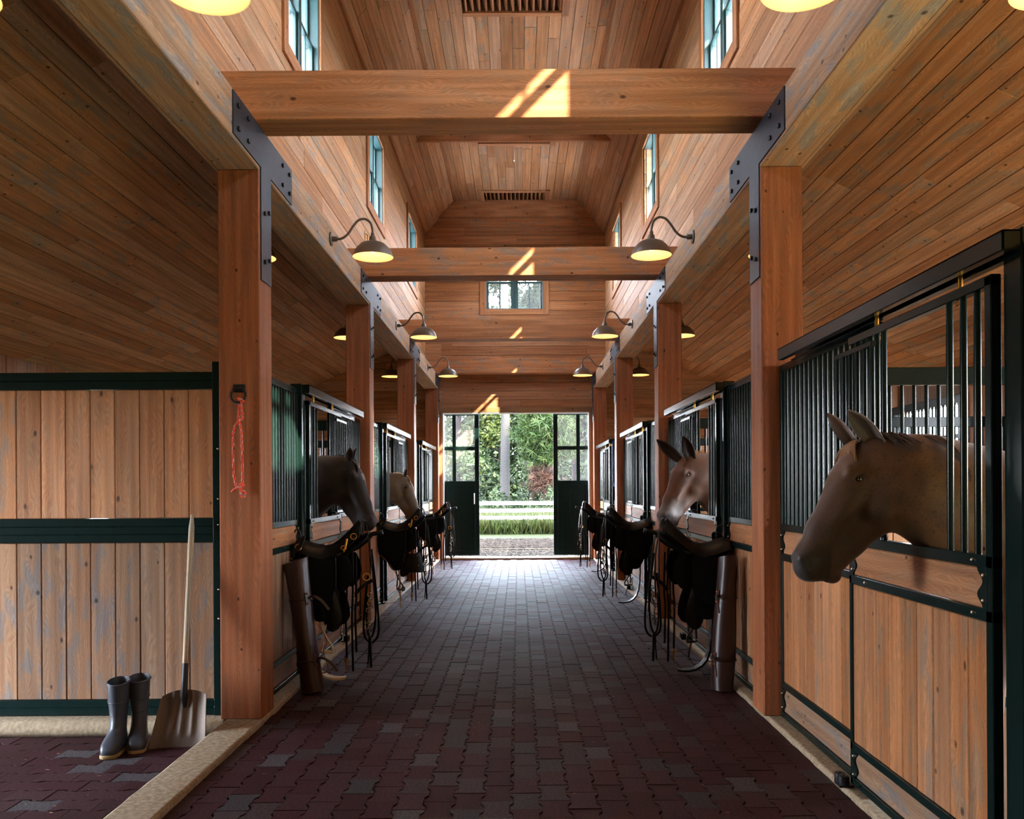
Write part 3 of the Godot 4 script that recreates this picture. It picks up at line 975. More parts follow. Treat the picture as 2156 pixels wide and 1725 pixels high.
func build_stalls() -> void:
	gusset = gusset_mesh()
	var rv := mb()
	rv.lathe([Vector2(0.0075, 0.0), Vector2(0.0078, 0.003), Vector2(0.005, 0.0065), Vector2(0.001, 0.0075)], 10)
	rivet = rv.done()
	var nm := ["nearest", "second", "third", "farthest"]
	for side in [1, -1]:
		var s := "left" if side < 0 else "right"
		for k in [-1, 0, 1, 2]:
			if side < 0 and k < 0: continue
			var P: float = P0 + BAY * k
			var many: bool = k <= 0
			var idx: int = k + 1 if side > 0 else k
			var o := root("stall_front")
			tag(o, "%s dark green steel stall front on the %s with cedar boards" % [nm[idx], s], "stall", "stall fronts")
			stall_panel(o, side, 1.645, P + 0.253, P + 1.29, many, range_step(P + 0.325, P + 1.23, 0.072), 2.16)
			stall_panel(o, side, 1.650, P + 2.46, P + 3.845, many, range_step(P + 2.53, P + 3.78, 0.072), 2.13)
			var G: Material = M.green_steel
			bx(o, "jamb_post", Vector3(side * 1.645, 1.10, -(P + 1.345)), Vector3(0.09, 2.20, 0.10), G, 0.005)
			bx(o, "foot_plate", Vector3(side * 1.645, 0.008, -(P + 1.345)), Vector3(0.13, 0.014, 0.15), G, 0.003)
			# hollow track housing
			var h := mb()
			h.xf = Transform3D(Basis.IDENTITY, Vector3(side * 1.600, 2.16, -(P + 2.45)))
			h.box(Vector3(0, 0.028, 0), Vector3(0.11, 0.008, 2.30), 0.002, 2)
			h.box(Vector3(-side * 0.051, 0, 0), Vector3(0.008, 0.064, 2.30), 0.002, 2)
			h.box(Vector3(side * 0.051, 0, 0), Vector3(0.008, 0.064, 2.30), 0.002, 2)
			h.box(Vector3(-side * 0.036, -0.030, 0), Vector3(0.03, 0.006, 2.30), 0.001, 2)
			h.box(Vector3(side * 0.036, -0.030, 0), Vector3(0.03, 0.006, 2.30), 0.001, 2)
			h.box(Vector3(0, 0, 1.146), Vector3(0.11, 0.064, 0.008), 0.002)
			put(o, "track_housing", h.done(), G)
			# the sliding door
			var d := root("stall_door")
			var dl: String = "%s sliding stall door on the %s with an open yoke in its bars" % [nm[idx], s]
			tag(d, dl, "stall door", "sliding stall doors")
			var X := 1.592
			var x: float = side * X
			var a := P + 1.42
			var b := P + 2.62
			var L := b - a
			var zc := -(a + b) / 2
			bx(d, "rail", Vector3(x, 2.066, zc), Vector3(0.036, 0.036, L), G, 0.003)
			for e in [[1.125, 1.168], [0.948, 0.988], [0.178, 0.216], [0.02, 0.056]]:
				bx(d, "rail", Vector3(x, (e[0] + e[1]) / 2, zc), Vector3(0.036, e[1] - e[0], L), G, 0.003)
			bx(d, "stile", Vector3(x, 1.05, -a - 0.02), Vector3(0.036, 2.06, 0.04), G, 0.003)
			bx(d, "stile", Vector3(x, 0.594, -b + 0.014), Vector3(0.036, 1.148, 0.028), G, 0.003)
			var zt := Vector3(0, 0, -1) if side < 0 else Vector3(0, 0, 1)
			var z0 := -a - 0.04 if side < 0 else -b + 0.028
			boards(d, "board", Vector3(x, 0.988, z0), zt, Vector3.UP, L - 0.068, 0.137, 0.14, 0.022, 6, 0.0, 0.2)
			boards(d, "board", Vector3(x, 0.056, z0), zt, Vector3.UP, L - 0.068, 0.122, 0.122, 0.022, 5, 0.0, 0.2)
			boards(d, "board", Vector3(x, 0.216, -b + 0.028 if side < 0 else -a - 0.04), Vector3.UP, Vector3(0, 0, 1) if side < 0 else Vector3(0, 0, -1), 0.732, L - 0.068, 0.125, 0.022, 6, 0.0, 0.3)
			for e in [[a + 0.03, 1.0], [b - 0.02, -1.0]]:
				for yc in [1.058, 0.115]:
					var bas := Basis.IDENTITY if e[1] > 0 else Basis(Vector3.UP, PI)
					var g := put(d, "gusset", gusset, G, Transform3D(bas, Vector3(x - side * 0.013, yc, -e[0])))
					for dy in [-0.042, 0.042]:
						put(g, "bolt", rivet, M.chrome, Transform3D(Basis(Vector3(0, 0, 1), side * PI / 2 * (1.0 if e[1] > 0 else -1.0)), Vector3(-side * (1.0 if e[1] > 0 else -1.0) * 0.006, dy, -0.022)))
			var bars := [a + 0.115, a + 0.205, a + 0.30, P + 2.27, P + 2.34, P + 2.41, P + 2.48, P + 2.55]
			for z in bars: rod(d, "bar", Vector3(x, 1.16, -z), Vector3(x, 2.055, -z), 0.0125, G)
			# the yoke gate folded back over the far bars
			var y := hub(d, "yoke_gate")
			y.position = Vector3(side * 1.556, 0, 0)
			var ya := P + 2.29
			var yb := P + 2.72
			bx(y, "gate_rail", Vector3(0, 2.005, -(ya + yb) / 2), Vector3(0.022, 0.025, yb - ya), G, 0.003)
			bx(y, "gate_rail", Vector3(0, 1.20, -(ya + yb) / 2), Vector3(0.022, 0.025, yb - ya), G, 0.003)
			for j in 6: rod(y, "gate_bar", Vector3(0, 1.2, -(ya + 0.015 + 0.08 * j)), Vector3(0, 2.0, -(ya + 0.015 + 0.08 * j)), 0.011, G)
			for e in [P + 1.66, P + 2.36]:
				rod(d, "hanger_bolt", Vector3(side * 1.6, 2.03, -e), Vector3(side * 1.6, 2.15, -e), 0.009, M.brass, 8)
				bx(d, "hanger_nut", Vector3(side * 1.6, 2.038, -e), Vector3(0.024, 0.018, 0.024), M.brass, 0.003)
			for j in 4: put(d, "bolt", rivet, M.chrome, Transform3D(Basis(Vector3(0, 0, 1), side * PI / 2), Vector3(x - side * 0.018, 1.146 if j < 2 else 0.968, -(a + 0.12 + 0.9 * (j % 2)))))
			bx(d, "latch", Vector3(x - side * 0.02, 1.19, -(P + 2.29)), Vector3(0.04, 0.02, 0.09), M.bolt, 0.004)
			# floor guide of the door
			var gd := root("door_guide", Vector3(side * 1.553, 0.0, -(P + 2.64)))
			tag(gd, "black roller guide on the kerb below the %s %s stall door" % [nm[idx], s], "door guide", "door guides")
			bx(gd, "bracket", Vector3(0, 0.005, 0), Vector3(0.07, 0.01, 0.07), M.bolt, 0.002)
			for e in [-0.02, 0.025]:
				var rl := mb()
				rl.lathe([Vector2(0.006, 0.0), Vector2(0.024, 0.0), Vector2(0.026, 0.006), Vector2(0.026, 0.040), Vector2(0.022, 0.046), Vector2(0.006, 0.046)], 14)
				put(gd, "roller", rl.done(), M.bolt, Transform3D(Basis.IDENTITY, Vector3(-side * 0.012, 0.01, e)))
	# partitions between the stalls
	for q in [[1, 0], [1, 1], [1, 2], [-1, 1], [-1, 2]]:
		var side: int = q[0]
		var k: int = q[1]
		var o := root("stall_partition")
		tag(o, "%s partition between the stalls on the %s, barred above and boarded below" % [["nearest", "second", "third"][k], "left" if side < 0 else "right"], "partition", "stall partitions")
		var z := -(P0 + BAY * k) - 0.12
		var G: Material = M.green_steel
		var x0 := 1.70
		var x1 := OX - 0.02
		var xc: float = side * (x0 + x1) / 2
		bx(o, "rail", Vector3(xc, 2.075, z), Vector3(x1 - x0, 0.11, 0.05), G, 0.004)
		bx(o, "rail", Vector3(xc, 1.155, z), Vector3(x1 - x0, 0.04, 0.05), G, 0.004)
		bx(o, "rail", Vector3(xc, 0.05, z), Vector3(x1 - x0, 0.06, 0.05), G, 0.004)
		bx(o, "end_post", Vector3(side * (x0 + 0.03), 1.06, z), Vector3(0.06, 2.14, 0.06), G, 0.004)
		boards(o, "board", Vector3(x0 + 0.06 if side > 0 else -x1, 0.08, z), Vector3(0, 1, 0), Vector3(1, 0, 0), 1.055, x1 - x0 - 0.06, 0.152, 0.03, 0, 0.0, 0.15)
		var xs := range_step(x0 + 0.12, x1 - 0.05, 0.0765)
		if k == 0:
			for x in xs: rod(o, "bar", Vector3(side * x, 1.17, z), Vector3(side * x, 2.03, z), 0.0115, G)
		else:
			var m := mb()
			for x in xs: m.tube([Vector3(side * x, 1.17, z), Vector3(side * x, 2.03, z)], 0.0115, 8, false)
			put(o, "bars", m.done(), G).set_meta("kind", "stuff")
	# bedding
	for side in [-1, 1]:
		var a := -1.0 if side > 0 else -P0 - 0.35
		tag(bx(self, "bedding", Vector3(side * 3.55, -0.05, (a + ZE) / 2), Vector3(3.60, 0.10, a - ZE - 0.06), M.bedding, 0.0), "brown bedding on the floor of the %s stalls" % ("left" if side < 0 else "right"), "bedding", "", "stuff")

# ---------------------------------------------------------------- open bay on the near left
func build_left_bay() -> void:
	var o := root("partition_wall")
	tag(o, "tall partition of upright cedar boards in green steel rails beside the near left post", "partition")
	var G: Material = M.green_steel
	var x0 := -1.85
	var x1 := -OX + 0.02
	var L := x0 - x1
	var xc := (x0 + x1) / 2
	for r in [[2.075, 2.128], [2.022, 2.075], [1.171, 1.222], [1.122, 1.171], [1.073, 1.122], [0.052, 0.098], [0.002, 0.052]]:
		bx(o, "rail", Vector3(xc, (r[0] + r[1]) / 2, -5.315), Vector3(L, r[1] - r[0], 0.05), G, 0.004)
	bx(o, "end_post", Vector3(-1.824, 1.095, -5.315), Vector3(0.052, 2.19, 0.06), G, 0.004)
	for e in [1.65, 1.34, 1.18, 0.78, 0.6]: put(o, "bolt", rivet, M.chrome, Transform3D(Basis(Vector3(1, 0, 0), PI / 2), Vector3(-1.815, e, -5.284)))
	var n := 23
	for row in [[1.222, 2.022, 4], [0.098, 1.073, 5]]:
		boards(o, "board", Vector3(x0, row[0], -5.318), Vector3.UP, Vector3(-1, 0, 0), row[1] - row[0], L, 0.1505, 0.026, row[2], 0.0, 0.1 if row[2] == 4 else 0.6)
	var b := mb()
	var rings := []
	for k in 46:
		var x := -1.76 - k * 0.0807
		var j := func() -> float: return rr(-0.006, 0.006)
		rings.push_back(PackedVector3Array([Vector3(x, -0.10, -5.155 + j.call()), Vector3(x, -0.05, -5.163 + j.call()), Vector3(x, -0.022, -5.170 + j.call()), Vector3(x, -0.004 + j.call() * 0.5, -5.195 + j.call()), Vector3(x, 0.0, -5.24), Vector3(x, 0.0, -5.55), Vector3(x, -0.10, -5.55)]))
	b.loft(rings)
	tag(put(self, "concrete_curb", b.done(), M.concrete), "rough grey concrete footing under the board partition behind the boots", "curb", "", "structure")

# ---------------------------------------------------------------- floors
func paver_mesh() -> ArrayMesh:
	var p := PackedVector2Array()
	for e in [[0.0727, 0.0985], [0.0727, 0.074], [0.0563, 0.046], [0.0563, -0.046], [0.0727, -0.074], [0.0727, -0.0985], [-0.0727, -0.0985], [-0.0727, -0.074], [-0.0563, -0.046], [-0.0563, 0.046], [-0.0727, 0.074], [-0.0727, 0.0985]]:
		p.push_back(Vector2(e[0], e[1]))
	var b := mb()
	b.xf = Transform3D(Basis(Vector3(1, 0, 0), Vector3(0, 0, -1), Vector3(0, 1, 0)), Vector3.ZERO)
	b.plate(p, 0.04)
	return b.done()

func build_floor() -> void:
	var slab := mb()
	slab.box(Vector3(0, -0.12, (ZB + ZE) / 2), Vector3(3.6, 0.10, ZB - ZE))
	slab.box(Vector3(-3.57, -0.18, (ZB - 5.2) / 2), Vector3(3.66, 0.10, ZB + 5.3))
	var fl := root("floor")
	tag(fl, "aisle floor of dark red rubber dogbone pavers greyed by wear and painted doorway glare", "floor", "", "structure")
	put(fl, "slab", slab.done(), M.slab)
	var pm := paver_mesh()
	var variants := []
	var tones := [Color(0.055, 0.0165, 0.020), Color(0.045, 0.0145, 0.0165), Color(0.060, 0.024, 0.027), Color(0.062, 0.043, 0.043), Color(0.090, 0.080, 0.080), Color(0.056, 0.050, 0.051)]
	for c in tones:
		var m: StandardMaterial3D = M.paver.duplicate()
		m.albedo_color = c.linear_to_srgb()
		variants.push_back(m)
	var spots := []
	for col in 24:
		var x := -1.505 + 0.131 * col
		var off := 0.1 if col % 2 else 0.0
		for r in 104:
			var z := 3.9 - 0.2 * r - off
			if z < ZE + 0.12: continue
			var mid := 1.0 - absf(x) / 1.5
			var wear_and_glare := rng.randf() + mid * 0.45 + clampf((-z - 6.0) / 14.0, 0.0, 0.35)  # grey from traffic wear, plus doorway glare painted in towards the far end
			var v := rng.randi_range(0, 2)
			if wear_and_glare > 1.05: v = 3 + rng.randi_range(0, 2)
			elif wear_and_glare > 0.85: v = 3 if rng.randf() < 0.5 else v
			spots.push_back([x, z, v, -z if z < -3.3 else 1000.0 + z])
	spots.sort_custom(func(p, q): return p[3] < q[3])
	var mm := MultiMesh.new()
	mm.transform_format = MultiMesh.TRANSFORM_3D
	mm.use_colors = true
	mm.mesh = pm
	mm.instance_count = spots.size() - 300
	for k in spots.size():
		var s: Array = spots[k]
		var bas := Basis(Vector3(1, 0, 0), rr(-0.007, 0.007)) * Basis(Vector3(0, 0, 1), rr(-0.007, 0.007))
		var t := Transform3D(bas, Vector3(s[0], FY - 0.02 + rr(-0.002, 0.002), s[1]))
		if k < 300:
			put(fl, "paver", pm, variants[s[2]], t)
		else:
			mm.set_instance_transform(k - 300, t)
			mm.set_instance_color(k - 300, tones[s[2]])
	var mi := MultiMeshInstance3D.new()
	mi.name = "far_pavers"
	mi.multimesh = mm
	mi.material_override = M.paver
	mi.set_meta("kind", "stuff")
	fl.add_child(mi, true)
	# left bay, laid across
	var f2 := root("floor_left")
	tag(f2, "dark red rubber pavers of the open bay under the boots and shovel", "floor", "", "structure")
	var list := []
	for row in 38:
		var z := -5.09 + 0.131 * row
		var off := 0.1 if row % 2 else 0.0
		for q in 18:
			var x := -1.855 - 0.2 * q - off
			list.push_back([x, z, (q + 1.0) * 0.5 + row * 0.3])
	list.sort_custom(func(p, q): return p[2] < q[2])
	var m2 := MultiMesh.new()
	m2.transform_format = MultiMesh.TRANSFORM_3D
	m2.use_colors = true
	m2.mesh = pm
	m2.instance_count = list.size() - 160
	for k in list.size():
		var s: Array = list[k]
		var bas := Basis(Vector3.UP, PI / 2) * Basis(Vector3(1, 0, 0), rr(-0.006, 0.006))
		var t := Transform3D(bas, Vector3(s[0], -0.11 + rr(-0.002, 0.002), s[1]))
		var v := 4 if rng.randf() < 0.09 else rng.randi_range(0, 2)
		if k < 160:
			put(f2, "paver", pm, variants[v], t)
		else:
			m2.set_instance_transform(k - 160, t)
			m2.set_instance_color(k - 160, tones[v])
	var mi2 := MultiMeshInstance3D.new()
	mi2.name = "far_pavers"
	mi2.multimesh = m2
	mi2.material_override = M.paver
	mi2.set_meta("kind", "stuff")
	f2.add_child(mi2, true)
	# kerbs under the stall fronts
	for side in [-1, 1]:
		var b := mb()
		var rings := []
		var z := ZB - 0.05
		while z > ZE + 0.02:
			var inn: float = (1.515 if side < 0 else 1.545) + rr(-0.003, 0.003)
			if side > 0: inn -= 0.03 * clampf((-z - 5.0) / 12.0, 0.0, 1.0) - 0.0
			var out := 1.745 + rr(-0.003, 0.003)
			rings.push_back(PackedVector3Array([Vector3(side * out, -0.10, z), Vector3(side * out, -0.006, z), Vector3(side * (out - 0.012), rr(-0.003, 0.002), z), Vector3(side * (inn + 0.022), rr(-0.003, 0.002), z), Vector3(side * (inn + 0.005), -0.008 + rr(-0.004, 0.002), z), Vector3(side * inn, -0.10, z)]))
			z -= 0.09
		b.loft(rings)
		tag(put(self, "kerb", b.done(), M.concrete), "pale rough concrete kerb along the %s edge of the aisle" % ("left" if side < 0 else "right"), "kerb", "", "structure")

# ---------------------------------------------------------------- outdoors
func ground_y(z: float) -> float:
	return -0.12 - 0.006 * maxf(0.0, -z - 20.0)

func leaf_mesh(l: float, w: float, col: Color) -> ArrayMesh:
	# a folded leaf blade of four triangles
	var b := mb(col)
	var p := [Vector3(0, 0, 0), Vector3(w, l * 0.45, w * 0.35), Vector3(0, l, 0), Vector3(-w, l * 0.45, w * 0.35)]
	b.quad([p[0], p[1], p[2], p[2]], Vector3(-0.4, 0, 1).normalized(), [Vector2.ZERO, Vector2.ZERO, Vector2.ZERO, Vector2.ZERO])
	b.quad([p[0], p[2], p[3], p[3]], Vector3(0.4, 0, 1).normalized(), [Vector2.ZERO, Vector2.ZERO, Vector2.ZERO, Vector2.ZERO])
	return b.done()

func scatter(parent: Node3D, called: String, mesh: Mesh, mat: Material, n: int, place: Callable) -> void:
	var mm := MultiMesh.new()
	mm.transform_format = MultiMesh.TRANSFORM_3D
	mm.use_colors = true
	mm.mesh = mesh
	mm.instance_count = n
	for k in n:
		var r: Array = place.call(k)
		mm.set_instance_transform(k, r[0])
		mm.set_instance_color(k, r[1])
	var mi := MultiMeshInstance3D.new()
	mi.name = numbered(parent, called)
	mi.multimesh = mm
	mi.material_override = mat
	mi.set_meta("kind", "stuff")
	parent.add_child(mi, true)

const GREEN := 0.17

func rand_basis(s: float) -> Basis:
	return Basis.from_euler(Vector3(rr(-PI, PI), rr(-PI, PI), rr(-PI, PI))).scaled(Vector3.ONE * s)

var leaf_a: ArrayMesh
var needle_a: ArrayMesh

func needle_tuft() -> ArrayMesh:
	var b := mb()
	for k in 14:
		var d := Vector3(rr(-1, 1), rr(-0.2, 1.2), rr(-1, 1)).normalized()
		var s := d.cross(Vector3(rr(-1, 1), rr(-1, 1), rr(-1, 1))).normalized() * 0.014
		var nn := d.cross(s).normalized()
		b.quad([-s, s, d * 0.30 + s * 0.3, d * 0.30 - s * 0.3], nn, [Vector2.ZERO, Vector2.ZERO, Vector2.ZERO, Vector2.ZERO])
	return b.done()

# trunk, a few limbs, and a crown of leaf clusters
func tree(called: String, label: String, at: Vector3, h: float, r: float, bark: Color, crown_lo: float, crown_r: float, n: int, tone: Color, pine: bool, lean := 0.0, clusters := 26, big := 1.0) -> Node3D:
	var o := root(called, at)
	tag(o, label, "tree", "trees behind the fence")
	var t := mb(bark)
	var path := []
	var rad := []
	for k in 13:
		var f := k / 12.0
		path.push_back(Vector3(lean * f + sin(f * 5.0 + at.x) * 0.06, h * f - 0.3, cos(f * 4.0) * 0.06))
		rad.push_back(r * (1.25 - 0.25 * minf(1.0, f * 8.0)) * (1.0 - 0.72 * f * f))
	t.tube(path, rad, 12)
	put(o, "trunk", t.done(), M.bark)
	var ctr := []
	var limbs := mb(bark)
	for k in clusters:
		var y := lerpf(crown_lo, h * 1.02, pow(rng.randf(), 0.85))
		var f := clampf(y / h, 0.0, 1.0)
		var spread := crown_r * (sqrt(maxf(0.05, 1.0 - pow((f - 0.45) / 0.62, 2.0))) if not pine else (1.1 - 0.7 * f))
		var an := rr(0, TAU)
		var q := Vector3(cos(an), 0, sin(an)) * spread * sqrt(rng.randf()) + Vector3(lean * f, y, 0)
		ctr.push_back([q, rr(0.22, 0.42) * crown_r])
		if k % 2 == 0:
			var y0 := maxf(crown_lo * 0.85, y - q.length() * 0.12)
			limbs.tube([Vector3(lean * f, y0, 0), (Vector3(lean * f, y0, 0) + q) * 0.5 + Vector3(0, 0.1, 0), q], [r * 0.22, r * 0.14, r * 0.05], 6)
	put(o, "limbs", limbs.done(), M.bark)
	scatter(o, "foliage", needle_a if pine else leaf_a, M.leaf, n, func(_k):
		var c: Array = ctr[rng.randi_range(0, ctr.size() - 1)]
		var d: Vector3 = Vector3(rng.randfn(), rng.randfn() * 0.62, rng.randfn()) * (float(c[1]) * 0.55)
		var k := rr(0.55, 1.35)
		return [Transform3D(rand_basis(rr(0.8, 1.5) * big), c[0] + d), Color(tone.r * k * rr(0.85, 1.2), tone.g * k, tone.b * k * rr(0.8, 1.1)) * GREEN])
	return o

func build_outdoors() -> void:
	M.leaf = std(Color(1, 1, 1), 0.6, 0.0, 0.25)
	M.leaf.backlight_enabled = true
	M.leaf.backlight = Color(0.5, 0.5, 0.5)
	M.bark = tri_tex(std(Color(1, 1, 1), 0.9, 0.0, 0.2), grain_texture(41, 256, 0.09, 4, Color(0.45, 0.42, 0.40), Color(1, 1, 1), 2.4, 0.3), 2.2)
	M.bark.uv1_scale = Vector3(3.0, 0.9, 3.0)
	M.soil = tri_tex(std(Color(1, 1, 1), 0.95, 0.0, 0.2), grain_texture(43, 512, 0.03, 5, Color(0.55, 0.50, 0.45), Color(1, 1, 1), 2.2, 0.7), 0.45)
	leaf_a = leaf_mesh(0.20, 0.07, Color(1, 1, 1))
	needle_a = needle_tuft()
	# ground: one gently uneven sheet with thickness, brown near the barn
	var g := mb()
	for r in [[-60.0, 60.0, -130.0, -23.6, Color(0.055, 0.075, 0.022)], [-60.0, 60.0, -23.6, -20.6, Color(0.10, 0.085, 0.050)], [-60.0, 60.0, -20.6, -17.2, Color(0.155, 0.125, 0.085)], [-60.0, -5.6, -17.2, 40.0, Color(0.10, 0.10, 0.05)], [5.6, 10.5, -17.2, 40.0, Color(0.62, 0.53, 0.40) / GREEN * 0.25], [10.5, 60.0, -17.2, 40.0, Color(0.10, 0.11, 0.05)], [-5.6, 5.6, 4.8, 40.0, Color(0.14, 0.12, 0.09)]]:  # pale strip on the right added to bounce sun onto the lean-to ceiling
		g.col = r[4] * GREEN
		g.box(Vector3((r[0] + r[1]) / 2, -0.17 + (0.03 if r[3] < -20.0 else 0.0), (r[2] + r[3]) / 2), Vector3(r[1] - r[0], 0.12, r[3] - r[2]))
	tag(put(self, "ground", g.done(), M.soil), "earth and meadow ground outside the barn, with an added pale bounce strip", "ground", "", "structure")
	# gravel and fallen leaves on the path, mulch strip, grass
	var peb := mb()
	peb.ball(Vector3.ZERO, Vector3(0.03, 0.013, 0.022), 6)
	var gr := root("path_gravel")
	tag(gr, "pale gravel and leaf litter just outside the end doorway", "gravel", "", "stuff")
	scatter(gr, "pebbles", peb.done(), M.soil, 7000, func(_k):
		var z := rr(-20.9, -17.3)
		var c := Color(0.26, 0.21, 0.15) if rng.randf() < 0.65 else Color(0.14, 0.10, 0.07)
		return [Transform3D(Basis(Vector3.UP, rr(0, TAU)).scaled(Vector3.ONE * rr(0.5, 1.5)), Vector3(rr(-3.2, 3.2), -0.105, z)), c * GREEN * rr(0.6, 1.2)])
	var mu := root("mulch_bed")
	tag(mu, "dark mulch strip between the gravel and the white fence", "mulch", "", "stuff")
	scatter(mu, "chips", peb.done(), M.soil, 6000, func(_k):
		var z := rr(-24.6, -20.8)
		return [Transform3D(Basis(Vector3.UP, rr(0, TAU)).scaled(Vector3(1.4, 1.2, 0.8) * rr(0.6, 1.6)), Vector3(rr(-3.6, 3.6), -0.075, z)), Color(0.085, 0.066, 0.052) * GREEN * rr(0.5, 1.5)])
	var blade := leaf_mesh(0.22, 0.012, Color(1, 1, 1))
	var gs := root("meadow_grass")
	tag(gs, "long green meadow grass in front of and behind the white fence", "grass", "", "stuff")
	scatter(gs, "grass_blades", blade, M.leaf, 60000, func(k):
		var z: float
		var s := rr(0.7, 1.5)
		var x: float
		if k < 7000:
			z = rr(-26.8, -21.0)
			x = rr(-0.6, 4.2) if rng.randf() < 0.62 else rr(-4.0, 4.0)
			if z > -24.0 and x < 0.9 and rng.randf() < 0.85: z = rr(-26.8, -24.4)
			s *= 0.12
		else:
			z = -27.0 - pow(rng.randf(), 1.6) * 28.0
			x = rr(-1, 1) * (-z) * 0.125
			s *= 1.9
		var k2 := rr(0.55, 1.3)
		return [Transform3D(Basis.from_euler(Vector3(rr(-0.5, 0.5), rr(0, TAU), rr(-0.5, 0.5))).scaled(Vector3.ONE * s), Vector3(x, -0.09, z)), Color(0.075 * k2 * rr(0.8, 1.5), 0.115 * k2, 0.022 * k2) * GREEN])
	# white four-rail fence
	var zf := -27.4
	for k in 4:
		var x := -4.62 + 2.94 * k
		var o := root("fence_post", Vector3(x + 0.20, -0.1, zf))
		tag(o, ["white fence post hidden behind the left door leaf", "white fence post at the left edge of the open doorway", "white fence post standing in the middle of the doorway view", "white fence post hidden behind the right door leaf"][k], "fence post", "white fence posts")
		bx(o, "post_body", Vector3(0, 0.55, 0), Vector3(0.13, 1.14, 0.13), M.fence, 0.01)
		bx(o, "cap", Vector3(0, 1.13, 0), Vector3(0.15, 0.03, 0.15), M.fence, 0.01)
	for k in 4:
		var o := bx(self, "fence_rail", Vector3(0.0, 0.19 + 0.235 * k, zf - 0.09), Vector3(9.2, 0.115, 0.04), M.fence, 0.006)
		tag(o, ["lowest rail of the white fence", "second rail from the bottom of the white fence", "third rail from the bottom of the white fence", "topmost rail of the white fence"][k], "fence rail", "white fence rails")
	# trees; the tall pale pine trunk first
	var pb := Color(0.060, 0.055, 0.053)
	var db := Color(0.040, 0.031, 0.028)
	tree("pine_tree", "tall straight pine with a pale grey trunk in the middle of the doorway", Vector3(-0.62, -0.2, -42.0), 19.0, 0.235, pb, 12.5, 2.6, 1500, Color(0.055, 0.095, 0.035), true, 0.0, 14)
	tree("pine_tree", "dark pine trunk to the right of the pale one, seen through the doorway", Vector3(1.75, -0.2, -47.0), 16.0, 0.28, db, 4.6, 2.5, 4200, Color(0.050, 0.098, 0.034), true, 0.1, 26)
	tree("pine_tree", "slim dark pine against the right door leaf", Vector3(3.1, -0.2, -45.0), 17.0, 0.20, db, 9.0, 2.4, 1300, Color(0.052, 0.092, 0.036), true)
	tree("pine_tree", "leaning young pine with a brown dead bough behind the fence", Vector3(1.15, -0.2, -40.0), 5.6, 0.13, Color(0.045, 0.030, 0.024), 3.0, 1.7, 3000, Color(0.085, 0.150, 0.030), true, 0.45, 24)
	tree("leafy_tree", "bright light green broadleaf tree left of the pale pine trunk", Vector3(-3.0, -0.2, -44.0), 11.0, 0.16, db, 1.6, 2.7, 13000, Color(0.135, 0.200, 0.040), false)
	tree("leafy_tree", "light green tree filling the left door panes", Vector3(-5.0, -0.2, -40.0), 9.5, 0.14, db, 1.2, 2.6, 13000, Color(0.105, 0.175, 0.055), false)
	tree("leafy_tree", "darker green tree filling the right door panes", Vector3(5.2, -0.2, -42.0), 10.0, 0.16, db, 1.6, 2.6, 12000, Color(0.060, 0.110, 0.042), false)
	tree("leafy_tree", "broad tree in the wood just right of the pale trunk", Vector3(0.7, -0.2, -56.0), 13.0, 0.2, db, 2.4, 3.2, 13000, Color(0.070, 0.125, 0.036), false)
	var xs := [-9.5, -6.5, -3.6, -1.2, 2.6, 4.9, 7.6, 10.5, -2.2, 3.9]
	for k in xs.size():
		var w := tree("leafy_tree", ["tall tree at the far left of the wood", "tree of the wood behind the left door panes", "tree of the wood deep behind the bright leafy one", "far tree of the wood left of the doorway's middle", "far tree of the wood right of the doorway's middle", "tree of the wood behind the right door leaf", "tree of the wood beyond the right door panes", "tall tree at the far right of the wood", "tallest tree top seen in the left half of the end window", "tallest tree top seen in the right half of the end window"][k], Vector3(xs[k], -0.3, -62.0 - 3.0 * (k % 3) - (9.0 if k > 7 else 0.0)), 13.5 + (k % 4) * 1.2 + (2.5 if k > 7 else 0.0), 0.2, db, 0.4, 3.4, 12000, Color(0.062, 0.118, 0.040) * (1.0 + 0.25 * (k % 3)), false, 0.0, 60, 1.5)
		w.name = w.name
	# undergrowth and slim stems at the wood's edge
	var ug := root("undergrowth")
	tag(ug, "low bushes and saplings along the edge of the wood", "bushes", "", "stuff")
	scatter(ug, "bush_leaves", leaf_a, M.leaf, 30000, func(_k):
		var z := rr(-60.0, -37.0)
		var x := rr(-0.125, 0.125) * -z
		var hump := 0.7 + 0.6 * sin(x * 2.3 + z * 0.7) + 0.4 * sin(x * 5.1)
		var k2 := rr(0.4, 1.2)
		return [Transform3D(rand_basis(rr(0.6, 1.1) * (1.0 if z > -50.0 else 2.0)), Vector3(x, -0.1 + rng.randf() * (maxf(0.25, hump) + (2.0 if z < -52.0 else 0.0)), z)), Color(0.06 * k2, 0.105 * k2, 0.028 * k2) * GREEN])
	var dead := root("dead_bough", Vector3(1.1, 1.75, -39.6))
	tag(dead, "rust-brown dead pine bough hanging behind the fence", "bough")
	scatter(dead, "needles", needle_a, M.leaf, 170, func(_k):
		var d := Vector3(rng.randfn() * 0.26, rng.randfn() * 0.30, rng.randfn() * 0.2)
		return [Transform3D(rand_basis(rr(0.7, 1.2)), d), Color(0.16, 0.075, 0.045) * GREEN * rr(0.5, 1.2)])
	var st := mb(Color(0.2, 0.13, 0.1))
	st.tube([Vector3(0.1, 0.5, 0), Vector3(0.0, 0.2, 0.05), Vector3(-0.2, -0.3, 0.1)], [0.03, 0.024, 0.01], 6)
	put(dead, "branch", st.done(), M.bark)

